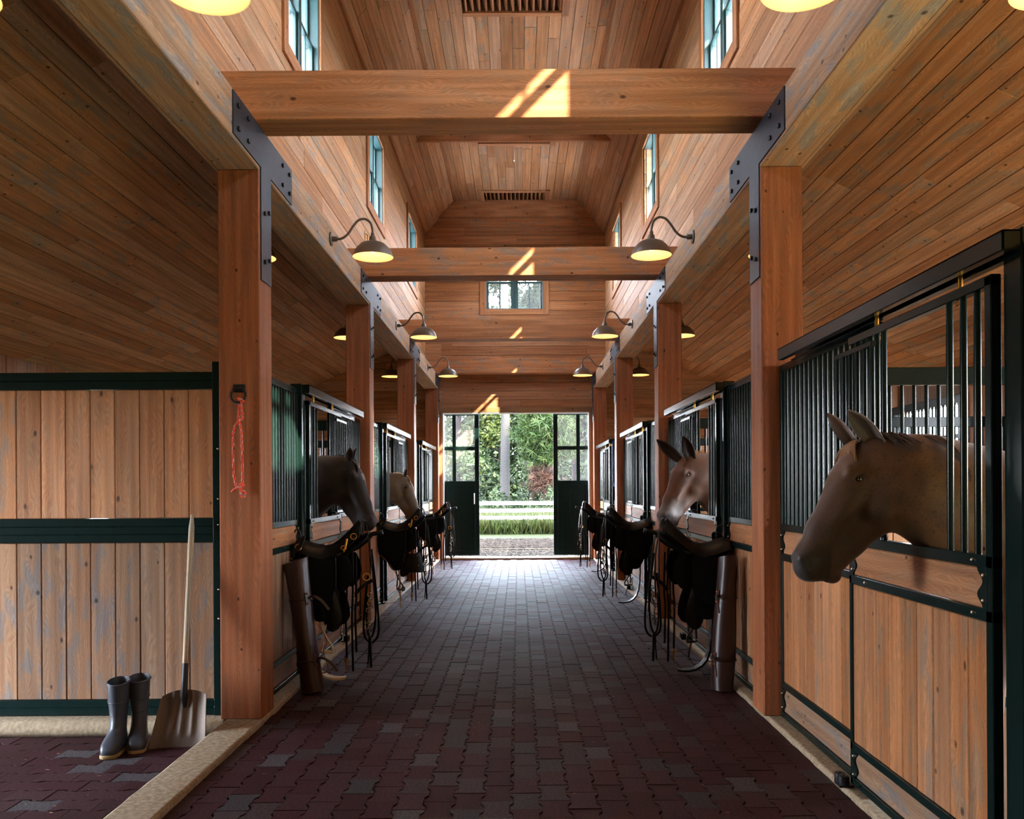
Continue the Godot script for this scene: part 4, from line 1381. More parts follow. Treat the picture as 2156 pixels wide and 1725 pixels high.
# ---------------------------------------------------------------- sheets of leather and metal
# rows of points, given a thickness; both faces and the rim
func sheet(b: MB, rows: Array, thick: float) -> void:
	var R := rows.size()
	var C: int = rows[0].size()
	var nn := []
	for i in R:
		var line := []
		for j in C:
			var du: Vector3 = rows[mini(i + 1, R - 1)][j] - rows[maxi(i - 1, 0)][j]
			var dv: Vector3 = rows[i][mini(j + 1, C - 1)] - rows[i][maxi(j - 1, 0)]
			line.push_back(du.cross(dv).normalized())
		nn.push_back(line)
	for sg in [1.0, -1.0]:
		var base := b.v.size()
		for i in R:
			for j in C: b.vert(rows[i][j] + nn[i][j] * thick * 0.5 * sg, nn[i][j] * sg, Vector2(float(i) / R, float(j) / C))
		for i in R - 1:
			for j in C - 1:
				var q := base + i * C + j
				b.tri(q, q + 1, q + C + 1)
				b.tri(q, q + C + 1, q + C)
	var rim := []
	for j in C: rim.push_back([0, j])
	for i in range(1, R): rim.push_back([i, C - 1])
	for j in range(C - 2, -1, -1): rim.push_back([R - 1, j])
	for i in range(R - 2, 0, -1): rim.push_back([i, 0])
	var mid := Vector3.ZERO
	for e in rim: mid += rows[e[0]][e[1]]
	mid /= rim.size()
	for k in rim.size():
		var e: Array = rim[k]
		var f: Array = rim[(k + 1) % rim.size()]
		var p: Vector3 = rows[e[0]][e[1]]
		var q: Vector3 = rows[f[0]][f[1]]
		var o: Vector3 = nn[e[0]][e[1]] * thick * 0.5
		var s: Vector3 = nn[f[0]][f[1]] * thick * 0.5
		var out := (q - p).cross(nn[e[0]][e[1]]).normalized()
		if out.dot(p - mid) < 0.0: out = -out
		b.quad([p - o, q - s, q + s, p + o], out, [Vector2.ZERO, Vector2.ZERO, Vector2.ZERO, Vector2.ZERO])

# a hanging flap: outline points (x, y) as left/right edge pairs from top to bottom, bulging to z
func flap(b: MB, edges: Array, z: float, bulge: float, thick := 0.006) -> void:
	var rows := []
	for k in edges.size():
		var e: Array = edges[k]
		var line := []
		for j in 9:
			var f := j / 8.0
			line.push_back(Vector3(lerpf(e[0], e[1], f), e[2] + (e[3] if e.size() > 3 else 0.0) * sin(f * PI), z + signf(z) * bulge * sin(f * PI) + signf(z) * (e[4] if e.size() > 4 else 0.0)))
		rows.push_back(line)
	sheet(b, rows, thick)

func torus(b: MB, at: Vector3, r: float, tr: float, nrm: Vector3, stretch := 1.0) -> void:
	var u := nrm.cross(Vector3(0.3, 0.9, 0.2)).normalized()
	var w := nrm.cross(u).normalized()
	var path := []
	for k in 18: path.push_back(at + u * cos(TAU * k / 18) * r + w * sin(TAU * k / 18) * r * stretch)
	b.tube(path, tr, 6, false, true)

# saddle on its rack; +x points from the stall front into the aisle
func make_saddle(pads: int) -> Node3D:
	var o := root("saddle")
	var prof := [[0.015, 0.985, 0.125], [0.035, 1.000, 0.150], [0.075, 0.985, 0.172], [0.14, 0.965, 0.178], [0.21, 0.955, 0.165], [0.27, 0.968, 0.145], [0.325, 1.005, 0.122], [0.375, 1.050, 0.100], [0.42, 1.098, 0.078], [0.455, 1.135, 0.058], [0.472, 1.148, 0.042]]
	var b := mb()
	var rows := []
	for p in prof:
		var line := []
		for j in 15:
			var f := j / 7.0 - 1.0
			line.push_back(Vector3(p[0], p[1] - absf(f) ** 2.4 * (0.075 + 0.03 * p[0]), f * p[2]))
		rows.push_back(line)
	sheet(b, rows, 0.042)
	put(o, "seat", b.done(), M.black_leather)
	# welt along the edge of the seat
	b = mb()
	for s in [0, 14]:
		var path := []
		for r in rows: path.push_back(r[s] + Vector3(0, -0.012, signf(r[s].z) * 0.004))
		b.tube(path, 0.008, 6)
	put(o, "welt", b.done(), M.black_leather)
	# bars and skirt under the seat, turned up towards the aisle
	b = mb()
	rows = []
	for p in [[0.0, 0.905, 0.20, 0.86], [0.10, 0.915, 0.20, 0.865], [0.22, 0.925, 0.19, 0.875], [0.33, 0.955, 0.165, 0.90], [0.43, 1.00, 0.14, 0.945], [0.50, 1.05, 0.115, 1.0], [0.535, 1.075, 0.095, 1.035]]:
		var line := []
		for j in 13:
			var f := j / 6.0 - 1.0
			line.push_back(Vector3(p[0], lerpf(p[1], p[3], absf(f) ** 1.6), f * p[2]))
		rows.push_back(line)
	sheet(b, rows, 0.020)
	put(o, "skirt", b.done(), M.black_leather)
	# cloth panel
	for s in [1.0, -1.0]:
		b = mb()
		flap(b, [[0.0, 0.315, 0.885, 0.0, 0.0], [-0.01, 0.315, 0.82], [-0.01, 0.315, 0.74], [0.0, 0.312, 0.66], [0.02, 0.295, 0.60, -0.012], [0.06, 0.25, 0.565, -0.022]], s * 0.200, 0.022)
		put(o, "flap", b.done(), M.black_felt)
		b = mb()
		flap(b, [[0.31, 0.40, 0.91], [0.315, 0.435, 0.84], [0.315, 0.445, 0.77], [0.318, 0.43, 0.71], [0.325, 0.395, 0.665, -0.02]], s * 0.165, 0.012)
		put(o, "front_flap", b.done(), M.black_felt)
		b = mb()
		flap(b, [[0.09, 0.28, 0.60], [0.10, 0.285, 0.54], [0.13, 0.275, 0.48], [0.16, 0.25, 0.44, -0.01]], s * 0.180, 0.006)
		put(o, "under_flap", b.done(), M.black_felt)
		b = mb()
		flap(b, [[0.245, 0.30, 0.66], [0.235, 0.335, 0.56], [0.225, 0.355, 0.48], [0.225, 0.355, 0.42], [0.245, 0.33, 0.375, -0.022]], s * 0.150, 0.014)
		put(o, "fender", b.done(), M.black_leather)
	# edge seam on the flap, rings, snaps
	b = mb()
	b.tube([Vector3(0.322, 0.90, 0.205), Vector3(0.325, 0.78, 0.208), Vector3(0.322, 0.66, 0.204)], 0.0045, 6)
	put(o, "edge_binding", b.done(), M.iron)
	for q in [[Vector3(0.05, 0.975, 0.185), 0.022, Vector3(0.2, 0.3, 1)], [Vector3(-0.02, 0.865, 0.16), 0.026, Vector3(0.6, 0.1, 1)], [Vector3(-0.015, 0.85, 0.19), 0.020, Vector3(-0.3, 0.5, 1)], [Vector3(0.435, 1.045, 0.10), 0.022, Vector3(0.2, 0.2, 1)]]:
		b = mb()
		torus(b, q[0], q[1], 0.004, q[2])
		put(o, "brass_ring", b.done(), M.brass)
	b = mb()
	b.tube([Vector3(0.39, 1.03, 0.125), Vector3(0.385, 0.985, 0.135), Vector3(0.375, 0.955, 0.14), Vector3(0.372, 0.93, 0.14)], 0.008, 6)
	torus(b, Vector3(0.37, 0.965, 0.145), 0.018, 0.0045, Vector3(0.1, 0.8, 1))
	put(o, "brass_snap", b.done(), M.brass)
	# straps over the cantle
	b = mb()
	b.strap(curve([Vector3(0.0, 0.90, 0.17), Vector3(0.02, 0.99, 0.13), Vector3(0.05, 1.045, 0.10), Vector3(0.075, 1.04, 0.15), Vector3(0.06, 0.98, 0.19), Vector3(0.01, 0.93, 0.20)], 4), 0.03, 0.006, Vector3(1, 0.2, 0))
	put(o, "strap", b.done(), M.black_leather)
	# stirrup on its leather
	b = mb()
	b.strap([Vector3(0.21, 0.70, 0.21), Vector3(0.215, 0.58, 0.215), Vector3(0.22, 0.50, 0.20), Vector3(0.225, 0.46, 0.19)], 0.026, 0.006, Vector3(1, 0, 0))
	put(o, "stirrup_leather", b.done(), M.black_leather)
	b = mb()
	b.tube(curve([Vector3(0.235, 0.485, 0.15), Vector3(0.255, 0.465, 0.15), Vector3(0.252, 0.42, 0.15), Vector3(0.225, 0.36, 0.15), Vector3(0.215, 0.30, 0.15), Vector3(0.21, 0.23, 0.15)], 4), 0.009, 8)
	b.tube(curve([Vector3(0.235, 0.485, 0.15), Vector3(0.205, 0.45, 0.15), Vector3(0.21, 0.38, 0.15), Vector3(0.245, 0.30, 0.15), Vector3(0.28, 0.25, 0.15), Vector3(0.285, 0.21, 0.15)], 4), 0.009, 8)
	b.sweep([Vector3(0.205, 0.215, 0.15), Vector3(0.25, 0.205, 0.15), Vector3(0.29, 0.205, 0.15)], 0.024, 0.008, 8)
	put(o, "stirrup", b.done(), M.cream_pad if pads == 0 else M.rubber)
	# girth: a quilted pad that hangs to the floor and turns up at its end
	b = mb()
	var path := curve([Vector3(0.10, 0.60, 0.10), Vector3(0.105, 0.40, 0.10), Vector3(0.115, 0.22, 0.10), Vector3(0.15, 0.085, 0.10), Vector3(0.22, 0.02, 0.10), Vector3(0.30, 0.0, 0.10), Vector3(0.37, 0.004, 0.10)], 5) if pads != 2 else curve([Vector3(0.235, 0.62, 0.12), Vector3(0.24, 0.40, 0.12), Vector3(0.245, 0.22, 0.12), Vector3(0.25, 0.08, 0.12), Vector3(0.25, -0.012, 0.12)], 6)
	var grid := []
	for k in path.size():
		var line := []
		var wv: float = 0.042 * (1.0 - 0.45 * maxf(0.0, (k - path.size() * 0.8) / (path.size() * 0.2)))
		for j in 9:
			var f := j / 4.0 - 1.0
			var puff := 0.008 * absf(sin(k * 1.05)) * (1.0 - absf(f) * 0.5) * (0.5 + 0.5 * absf(cos(f * PI * 0.99)))
			var off := Vector3(puff * 0.9, puff * 0.4, 0)
			line.push_back(path[k] + Vector3(0, 0, f * wv) + off)
		grid.push_back(line)
	sheet(b, grid, 0.016)
	var gp := put(o, "girth_pad", b.done(), M.black_leather if pads == 1 else M.cream_pad)
	if pads != 1: gp.set_meta("label", "cream quilted girth pad")
	# breast straps hanging at the front, brown buckled billets at the foot
	for q in [[0.385, 0.93, 0.16], [0.43, 0.93, 0.06], [0.455, 0.90, 0.20]]:
		b = mb()
		b.strap(curve([Vector3(q[0], q[1], 0.13), Vector3(q[0] + 0.005, q[1] - 0.3, 0.14), Vector3(q[0] - 0.003, (q[1] + q[2]) * 0.45, 0.14), Vector3(q[0] + 0.004, q[2], 0.14)], 4), 0.015, 0.005, Vector3(1, 0, 0.15))
		put(o, "hanging_strap", b.done(), M.black_leather)
	b = mb()
	b.tube([Vector3(0.386, 0.16, 0.14), Vector3(0.384, 0.13, 0.14), Vector3(0.388, 0.10, 0.14), Vector3(0.383, 0.07, 0.14)], 0.008, 6)
	torus(b, Vector3(0.386, 0.135, 0.14), 0.014, 0.0035, Vector3(0, 0, 1))
	put(o, "snap_hook", b.done(), M.brass)
	b = mb()
	b.strap(curve([Vector3(0.02, 0.62, 0.22), Vector3(0.10, 0.555, 0.25), Vector3(0.20, 0.42, 0.24), Vector3(0.26, 0.30, 0.22), Vector3(0.235, 0.22, 0.22), Vector3(0.26, 0.12, 0.20), Vector3(0.255, 0.07, 0.20), Vector3(0.17, 0.055, 0.21), Vector3(0.09, 0.045, 0.22)], 4), 0.022, 0.006, Vector3(0.3, 0, 1))
	put(o, "billet", b.done(), M.brown_leather if pads == 1 else M.tan_leather)
	return o

func make_rack() -> Node3D:
	var o := root("saddle_rack")
	var b := mb()
	b.tube([Vector3(0.0, 0.90, 0), Vector3(0.3, 0.90, 0), Vector3(0.44, 0.965, 0), Vector3(0.50, 1.045, 0), Vector3(0.63, 1.072, 0)], 0.017, 10)
	put(o, "arm", b.done(), M.bolt)
	b = mb()
	b.lathe([Vector2(0.002, 0.0), Vector2(0.019, 0.0), Vector2(0.019, 0.02), Vector2(0.002, 0.02)], 12, Vector3(1, 0.2, 0).normalized(), Vector3(0.615, 1.069, 0))
	put(o, "end_cap", b.done(), M.plate_steel)
	bx(o, "wall_plate", Vector3(0.006, 0.93, 0), Vector3(0.012, 0.16, 0.06), M.bolt, 0.003)
	b = mb()
	b.tube(curve([Vector3(0.012, 0.98, 0.14), Vector3(0.045, 0.985, 0.14), Vector3(0.055, 1.03, 0.14), Vector3(0.05, 1.085, 0.14), Vector3(0.02, 1.10, 0.14), Vector3(0.012, 1.08, 0.14)], 3), 0.007, 6)
	put(o, "hook", b.done(), M.iron)
	return o

# bridle and reins slung on the end of the rack
func make_bridle() -> Node3D:
	var o := root("bridle")
	var b := mb()
	var side := Vector3(0.25, 0, 1)
	b.strap(curve([Vector3(0.47, 1.03, 0.10), Vector3(0.475, 1.13, 0.05), Vector3(0.49, 1.165, 0.0), Vector3(0.52, 1.12, -0.05), Vector3(0.53, 0.95, -0.06), Vector3(0.53, 0.75, -0.05), Vector3(0.53, 0.55, -0.02)], 5), 0.020, 0.006, side)
	b.strap(curve([Vector3(0.505, 1.06, 0.09), Vector3(0.50, 1.16, 0.03), Vector3(0.515, 1.10, -0.02), Vector3(0.54, 0.9, 0.03), Vector3(0.545, 0.7, 0.04), Vector3(0.54, 0.56, 0.04)], 5), 0.018, 0.006, side)
	b.strap(curve([Vector3(0.53, 1.07, 0.06), Vector3(0.555, 0.92, 0.08), Vector3(0.575, 0.70, 0.085), Vector3(0.59, 0.45, 0.08)], 5), 0.022, 0.006, side)
	put(o, "headstall", b.done(), M.black_leather)
	b = mb()
	b.strap(curve([Vector3(0.43, 0.60, 0.07), Vector3(0.48, 0.66, 0.09), Vector3(0.53, 0.70, 0.08), Vector3(0.58, 0.72, 0.05)], 5), 0.026, 0.008, Vector3(0.2, 1, 0))
	put(o, "noseband", b.done(), M.black_leather)
	# reins: two long loops
	b = mb()
	var loop1 := curve([Vector3(0.565, 0.95, 0.085), Vector3(0.60, 0.62, 0.09), Vector3(0.615, 0.36, 0.09), Vector3(0.585, 0.275, 0.09), Vector3(0.535, 0.27, 0.08), Vector3(0.50, 0.34, 0.07), Vector3(0.51, 0.55, 0.06), Vector3(0.53, 0.75, 0.05)], 6)
	b.strap(loop1, 0.016, 0.005, Vector3(0.9, 0, 0.4))
	var loop2 := curve([Vector3(0.55, 0.90, 0.05), Vector3(0.585, 0.6, 0.05), Vector3(0.58, 0.38, 0.05), Vector3(0.548, 0.29, 0.05), Vector3(0.52, 0.38, 0.05), Vector3(0.525, 0.6, 0.05)], 6)
	b.strap(loop2, 0.014, 0.005, Vector3(0.9, 0, 0.4))
	b.strap([Vector3(0.548, 0.30, 0.085), Vector3(0.552, 0.18, 0.085), Vector3(0.556, 0.075, 0.085)], 0.018, 0.005, Vector3(1, 0, 0.3))
	b.strap([Vector3(0.540, 0.30, 0.075), Vector3(0.538, 0.18, 0.075), Vector3(0.530, 0.095, 0.075)], 0.010, 0.004, Vector3(1, 0, 0.3))
	put(o, "reins", b.done(), M.black_leather)
	b = mb()
	for q in [[0.548, 0.615, 0.016], [0.552, 0.585, 0.013], [0.546, 0.55, 0.015], [0.556, 0.525, 0.012], [0.535, 0.50, 0.014], [0.53, 0.42, 0.018], [0.545, 0.395, 0.014], [0.535, 0.365, 0.012]]:
		torus(b, Vector3(q[0], q[1], 0.085), q[2], 0.004, Vector3(rr(-0.6, 0.6), rr(-0.3, 0.3), 1))
	b.tube(curve([Vector3(0.545, 0.60, 0.085), Vector3(0.56, 0.55, 0.08), Vector3(0.54, 0.50, 0.085), Vector3(0.545, 0.44, 0.08), Vector3(0.535, 0.36, 0.085)], 4), 0.006, 6)
	for q in [0.598, 0.572, 0.54, 0.512]: b.ball(Vector3(0.553, q, 0.09), Vector3(0.008, 0.008, 0.008), 6)
	put(o, "bit", b.done(), M.chrome).set_meta("label", "shiny steel bit and curb chain")
	for q in [[Vector3(0.525, 0.745, 0.085), 0.026, Vector3(0.3, 0.1, 1)], [Vector3(0.435, 0.605, 0.075), 0.012, Vector3(1, 0.1, 0.4)]]:
		b = mb()
		torus(b, q[0], q[1], 0.0045, q[2])
		put(o, "brass_ring", b.done(), M.brass)
	return o

# tall stiff leather sleeve with two bands of copper rivets
func make_sleeve() -> Node3D:
	var o := root("leather_sleeve")
	var b := mb()
	var cols := []
	var outer := []
	var inner := []
	for k in 19:
		var f := k / 18.0
		var rx := 0.082 - 0.012 * sin(f * PI) + 0.006 * f
		var rz := 0.074 + 0.01 * sin(f * 5.0)
		var ra := PackedVector3Array()
		var rb := PackedVector3Array()
		for j in 32:
			var th := TAU * j / 32
			var top := 0.018 * cos(th * 1.0 + 0.6) * smoothstep(0.9, 1.0, f)
			var y := 0.925 * f + top
			ra.push_back(Vector3(cos(th) * rx, y, sin(th) * rz))
			rb.push_back(Vector3(cos(th) * (rx - 0.008), y, sin(th) * (rz - 0.008)))
		outer.push_back(ra)
		inner.push_back(rb)
	inner.reverse()
	b.loft(outer + inner, true, false)
	put(o, "sleeve", b.done(), M.brown_leather)
	for y in [0.215, 0.645]:
		b = mb()
		var path := []
		for k in 28:
			var th := TAU * k / 28
			var f: float = y / 0.925
			var rx := 0.083 - 0.012 * sin(f * PI) + 0.006 * f
			var rz := 0.075 + 0.01 * sin(f * 5.0)
			path.push_back(Vector3(cos(th) * rx, y - 0.01 * cos(th), sin(th) * rz))
		b.sweep(path, 0.009, 0.006, 6, false, true)
		var band := put(o, "band", b.done(), M.brown_leather)
		b = mb()
		b.plate(PackedVector2Array([Vector2(-0.012, -0.045), Vector2(0.012, -0.045), Vector2(0.014, 0), Vector2(0.012, 0.045), Vector2(-0.012, 0.045), Vector2(-0.014, 0)]), 0.008)
		var kp := put(band, "keeper", b.done(), M.brown_leather, Transform3D(Basis(Vector3.UP, 0.75), Vector3(0.052, y, 0.060)))
		for dy in [-0.034, 0.034]:
			b = mb()
			b.ball(Vector3(0.055, y + dy, 0.066), Vector3(0.008, 0.008, 0.008), 8)
			put(band, "rivet", b.done(), M.copper)
		b = mb()
		b.strap(curve([Vector3(0.06, y, 0.06), Vector3(0.10, y + 0.01, 0.07), Vector3(0.15, y - 0.03, 0.06), Vector3(0.19, y - 0.10, 0.05)], 4), 0.018, 0.006, Vector3(0, 1, 0))
		put(band, "tie_strap", b.done(), M.brown_leather)
	return o

func build_tack() -> void:
	var spots := [P0 + 1.21, P0 + BAY + 1.21, P0 + 2 * BAY + 1.21]
	var nm := ["nearest", "second", "farthest"]
	var rk: Node3D = null
	var br: Node3D = null
	for side in [-1, 1]:
		var s := "left" if side < 0 else "right"
		for k in 3:
			var at := Vector3(side * 1.612, 0, -spots[k])
			var turn := 0.0 if side < 0 else PI
			if rk == null:
				rk = make_rack()
				br = make_bridle()
			var r: Node3D = rk if side < 0 and k == 0 else dup(rk, at, turn)
			r.position = at
			tag(r, "black steel saddle rack arm holding the %s saddle on the %s" % [nm[k], s], "saddle rack", "saddle racks")
			var sd := make_saddle((0 if k == 0 else 2) if side < 0 else 1)
			sd.position = at
			# mirrored so that the near side keeps its stirrup towards the viewer
			sd.rotation.y = turn
			var what: String = ["with a cream girth pad touching the floor", "with a long cream quilted girth standing on the floor", "with a cream girth curling onto the pavers"][k] if side < 0 else "with a black girth hanging below it"
			tag(sd, "%s black saddle on the %s %s" % [nm[k], s, what], "saddle", "saddles on racks")
			var bd: Node3D = br if side < 0 and k == 0 else dup(br, at, turn)
			bd.position = at
			tag(bd, "black bridle and reins slung from the %s saddle rack on the %s" % [nm[k], s], "bridle", "bridles")
	var a := make_sleeve()
	a.transform = Transform3D(Basis(Vector3(0, 0, 1), 0.155) * Basis(Vector3(1, 0, 0), -0.10) * Basis(Vector3.UP, 0.1), Vector3(-1.40, FY + 0.012, -5.97))
	tag(a, "dark brown leather sleeve with copper rivets leaning beside the left saddle", "leather sleeve", "leather sleeves")
	var c := dup(a, Vector3(1.452, FY + 0.006, -5.97))
	c.transform = Transform3D(Basis(Vector3(0, 0, 1), -0.06) * Basis(Vector3(1, 0, 0), -0.06) * Basis(Vector3.UP, -1.75), Vector3(1.455, FY + 0.008, -5.97))
	tag(c, "dark brown leather sleeve with copper rivets standing beside the right saddle", "leather sleeve", "leather sleeves")
	# a wooden-tipped stick and a blinker cup hang by the second left saddle
	var bl := root("blinker_cup", Vector3(-1.20, 0.52, -10.10))
	tag(bl, "rounded black leather blinker cup hanging by the second left saddle", "blinker")
	var b := mb()
	var rows := []
	for i in 9:
		var f := i / 8.0
		var line := []
		for j in 11:
			var th := lerpf(-1.25, 1.25, j / 10.0)
			var r := lerpf(0.075, 0.125, f)
			line.push_back(Vector3(sin(th) * r * 1.1, 0.11 - 0.22 * f, cos(th) * r * 0.75))
		rows.push_back(line)
	sheet(b, rows, 0.008)
	put(bl, "cup", b.done(), M.black_leather)
	b = mb()
	for e in [[0.05, 0.085, 0.07], [0.065, -0.03, 0.075]]: b.ball(Vector3(e[0], e[1], e[2]), Vector3(0.009, 0.009, 0.006), 8)
	put(bl, "rivet", b.done(), M.chrome)
	b = mb()
	b.strap(curve([Vector3(-0.05, 0.10, 0.05), Vector3(-0.10, 0.13, 0.04), Vector3(-0.16, 0.12, 0.03)], 4), 0.035, 0.007, Vector3(0, 1, 0))
	put(bl, "strap", b.done(), M.black_leather)

# ---------------------------------------------------------------- smaller things
func make_boot() -> Node3D:
	var o := root("rubber_boot")
	var prof := [[0.018, 0.045, 0.128, 0.047], [0.035, 0.046, 0.130, 0.050], [0.055, 0.044, 0.127, 0.051], [0.075, 0.034, 0.116, 0.050], [0.095, 0.014, 0.096, 0.047], [0.12, -0.008, 0.077, 0.044], [0.15, -0.022, 0.066, 0.043], [0.19, -0.028, 0.062, 0.045], [0.24, -0.028, 0.063, 0.050], [0.30, -0.026, 0.066, 0.056], [0.36, -0.024, 0.068, 0.060], [0.395, -0.024, 0.069, 0.061]]
	var b := mb()
	var rings := []
	for p in prof:
		var r := PackedVector3Array()
		for j in 28:
			var th := TAU * j / 28
			var foot := 1.0 - smoothstep(0.07, 0.13, p[0])
			var ex := lerpf(1.0, 0.62, foot)
			r.push_back(Vector3(signf(cos(th)) * pow(absf(cos(th)), ex) * p[3] * (1.0 + 0.06 * foot * sin(th)), p[0] - 0.012 * smoothstep(0.36, 0.395, p[0]) * sin(th), p[1] + signf(sin(th)) * pow(absf(sin(th)), ex) * p[2]))
		rings.push_back(r)
	var inner := []
	for q in [11, 9, 7, 5]:
		var p: Array = prof[q]
		var r := PackedVector3Array()
		for j in 28:
			var th := TAU * j / 28
			r.push_back(Vector3(cos(th) * (p[3] - 0.005), p[0] - 0.012 * smoothstep(0.36, 0.395, p[0]) * sin(th), p[1] + sin(th) * (p[2] - 0.005)))
		inner.push_back(r)
	b.loft(rings + inner, true, false)
	put(o, "upper", b.done(), M.rubber)
	for y in [0.388, 0.285, 0.215]:
		b = mb()
		var path := []
		var q := 11 if y > 0.3 else (9 if y > 0.25 else 7)
		var p: Array = prof[q]
		for j in 28:
			var th := TAU * j / 28
			path.push_back(Vector3(cos(th) * (p[3] + 0.001), y - 0.01 * sin(th), p[1] + sin(th) * (p[2] + 0.001)))
		b.sweep(path, 0.005 if y > 0.3 else 0.002, 0.003, 6, false, true)
		put(o, "rim_band" if y > 0.3 else "seam", b.done(), M.rubber)
	b = mb()
	rings = []
	for e in [[0.0, 0.98], [0.004, 1.02], [0.016, 1.03], [0.022, 1.0]]:
		var r := PackedVector3Array()
		for j in 40:
			var th := TAU * j / 40
			var lug: float = 0.97 if e[0] < 0.01 and j % 4 < 2 else 1.0
			r.push_back(Vector3(signf(cos(th)) * pow(absf(cos(th)), 0.62) * 0.051 * e[1] * lug * (1.0 + 0.06 * sin(th)), e[0], 0.045 + signf(sin(th)) * pow(absf(sin(th)), 0.62) * 0.131 * e[1] * lug))
		rings.push_back(r)
	b.loft(rings)
	put(o, "sole", b.done(), M.sole).set_meta("label", "tan lugged sole")
	return o

func build_props() -> void:
	var bt := make_boot()
	bt.position = Vector3(-2.262, -0.091, -4.89)
	bt.rotation.y = 0.12
	tag(bt, "dark grey rubber boot, the left and nearer of the pair on the pavers", "boot", "rubber boots")
	var b2 := dup(bt, Vector3(-2.175, -0.091, -4.975), 0.32)
	tag(b2, "dark grey rubber boot standing nearer the shovel", "boot", "rubber boots")
	# shovel leaning on the partition
	var o := root("shovel", Vector3(-1.93, -0.088, -4.93))
	tag(o, "worn square-bladed steel shovel with a pale wooden handle leaning on the boards", "shovel")
	var ax := Vector3(-0.062, 1.34, -0.343).normalized()
	var rt := Vector3(1, 0, 0)
	var fw := rt.cross(ax).normalized()
	rt = ax.cross(fw).normalized()
	var rows := []
	for i in 25:
		var v := i / 24.0
		var line := []
		for j in 33:
			var u := j / 16.0 - 1.0
			var w := lerpf(0.163, 0.128, v)
			var dish := 0.030 * pow(absf(u), 4.0) + 0.030 * pow(v, 3.0) * (1.0 - u * u) - 0.008
			var rib := 0.0
			for c in [-0.42, 0.0, 0.42]: rib += exp(-pow((u - c) / 0.085, 2.0)) * 0.010 * smoothstep(0.12, 0.3, v)
			var top := -0.022 * pow(absf(u), 3.0) * smoothstep(0.85, 1.0, v) + 0.012 * (1.0 - absf(u)) * smoothstep(0.8, 1.0, v)
			line.push_back(rt * (u * w) + ax * (v * 0.315 + top) + fw * (dish + rib) + Vector3(0.03 * v, 0, 0))
		rows.push_back(line)
	var b := mb()
	sheet(b, rows, 0.004)
	put(o, "blade", b.done(), M.shovel_steel)
	b = mb()
	var c0 := Vector3(0.03, 0, 0) + ax * 0.285 + fw * 0.026
	b.tube([c0 - ax * 0.06 - fw * 0.02, c0, c0 + ax * 0.05, c0 + ax * 0.19], [0.010, 0.022, 0.019, 0.0185], 14)
	put(o, "socket", b.done(), M.iron)
	b = mb()
	var hp := []
	var hr := []
	for k in 13:
		hp.push_back(c0 + ax * (0.185 + 0.90 * k / 12.0))
		hr.push_back(0.0175 if k < 11 else (0.0165 if k == 11 else 0.008))
	b.tube(hp, hr, 14)
	put(o, "handle", b.done(), M.ash_wood)
	# iron ring and red rope on the near left post
	var rg := root("tie_ring", Vector3(-1.651, 1.99, -5.196))
	tag(rg, "black iron tie ring on a plate screwed to the near left post", "tie ring")
	bx(rg, "plate", Vector3(0, 0.022, 0.004), Vector3(0.072, 0.05, 0.008), M.iron, 0.002)
	b = mb()
	var path := []
	for k in 22:
		var th := TAU * k / 22
		path.push_back(Vector3(cos(th) * 0.044, -0.022 + sin(th) * 0.045, 0.022 - 0.012 * sin(th)))
	b.tube(path, 0.0065, 8, false, true)
	put(rg, "ring", b.done(), M.iron)
	b = mb()
	b.tube([Vector3(-0.030, 0.022, 0.020), Vector3(0.030, 0.022, 0.020)], 0.010, 8)
	put(rg, "staple", b.done(), M.iron)
	var rp := root("lead_rope", Vector3(0, 0, -5.17))
	tag(rp, "red and orange rope with black and white flecks knotted through the iron ring", "rope")
	b = mb()
	for q in [[[-1.609, 1.926, 0.02], [-1.625, 1.94, 0.03], [-1.642, 1.945, 0.02], [-1.641, 1.93, -0.005], [-1.644, 1.901, 0.004], [-1.649, 1.848, 0.0], [-1.649, 1.812, 0.004], [-1.671, 1.78, 0.0], [-1.681, 1.742, 0.0], [-1.683, 1.684, 0.0], [-1.682, 1.588, 0.0], [-1.68, 1.491, 0.0], [-1.666, 1.419, 0.004]], [[-1.633, 1.945, 0.015], [-1.629, 1.934, 0.01], [-1.629, 1.886, 0.004], [-1.625, 1.847, 0.0], [-1.630, 1.819, 0.008], [-1.645, 1.812, 0.018], [-1.638, 1.79, 0.008], [-1.632, 1.741, 0.0], [-1.629, 1.66, 0.0], [-1.627, 1.563, 0.0], [-1.628, 1.443, 0.0], [-1.637, 1.423, 0.005]], [[-1.694, 1.381, 0.0], [-1.675, 1.398, 0.006], [-1.65, 1.409, 0.012], [-1.622, 1.416, 0.016], [-1.617, 1.426, 0.006], [-1.634, 1.43, 0.0], [-1.645, 1.415, 0.014], [-1.628, 1.398, 0.016], [-1.612, 1.382, 0.006], [-1.613, 1.362, 0.004], [-1.626, 1.354, 0.008], [-1.632, 1.37, 0.012], [-1.634, 1.40, 0.004]]]:
		var pts := []
		for e in q: pts.push_back(Vector3(e[0], e[1], e[2]))
		rope(b, curve(pts, 7), 0.0078)
	put(rp, "cord", b.done(), M.rope)
	var bp := root("blue_rope", Vector3(1.575, 0, -13.75))
	tag(bp, "thin blue rope hanging by the third right stall's barred front", "rope")
	b = mb()
	b.tube(curve([Vector3(0.02, 2.13, 0.02), Vector3(-0.01, 2.12, 0.0), Vector3(-0.005, 1.95, -0.02), Vector3(0.0, 1.78, 0.06), Vector3(-0.004, 1.62, 0.02), Vector3(0.0, 1.48, 0.0), Vector3(0.0, 1.41, 0.05)], 5), 0.008, 6)
	b.tube(curve([Vector3(-0.01, 2.12, 0.02), Vector3(-0.012, 1.98, 0.05), Vector3(-0.01, 1.85, 0.0), Vector3(-0.01, 1.7, 0.05)], 5), 0.007, 6)
	put(bp, "cord", b.done(), M.blue_rope)

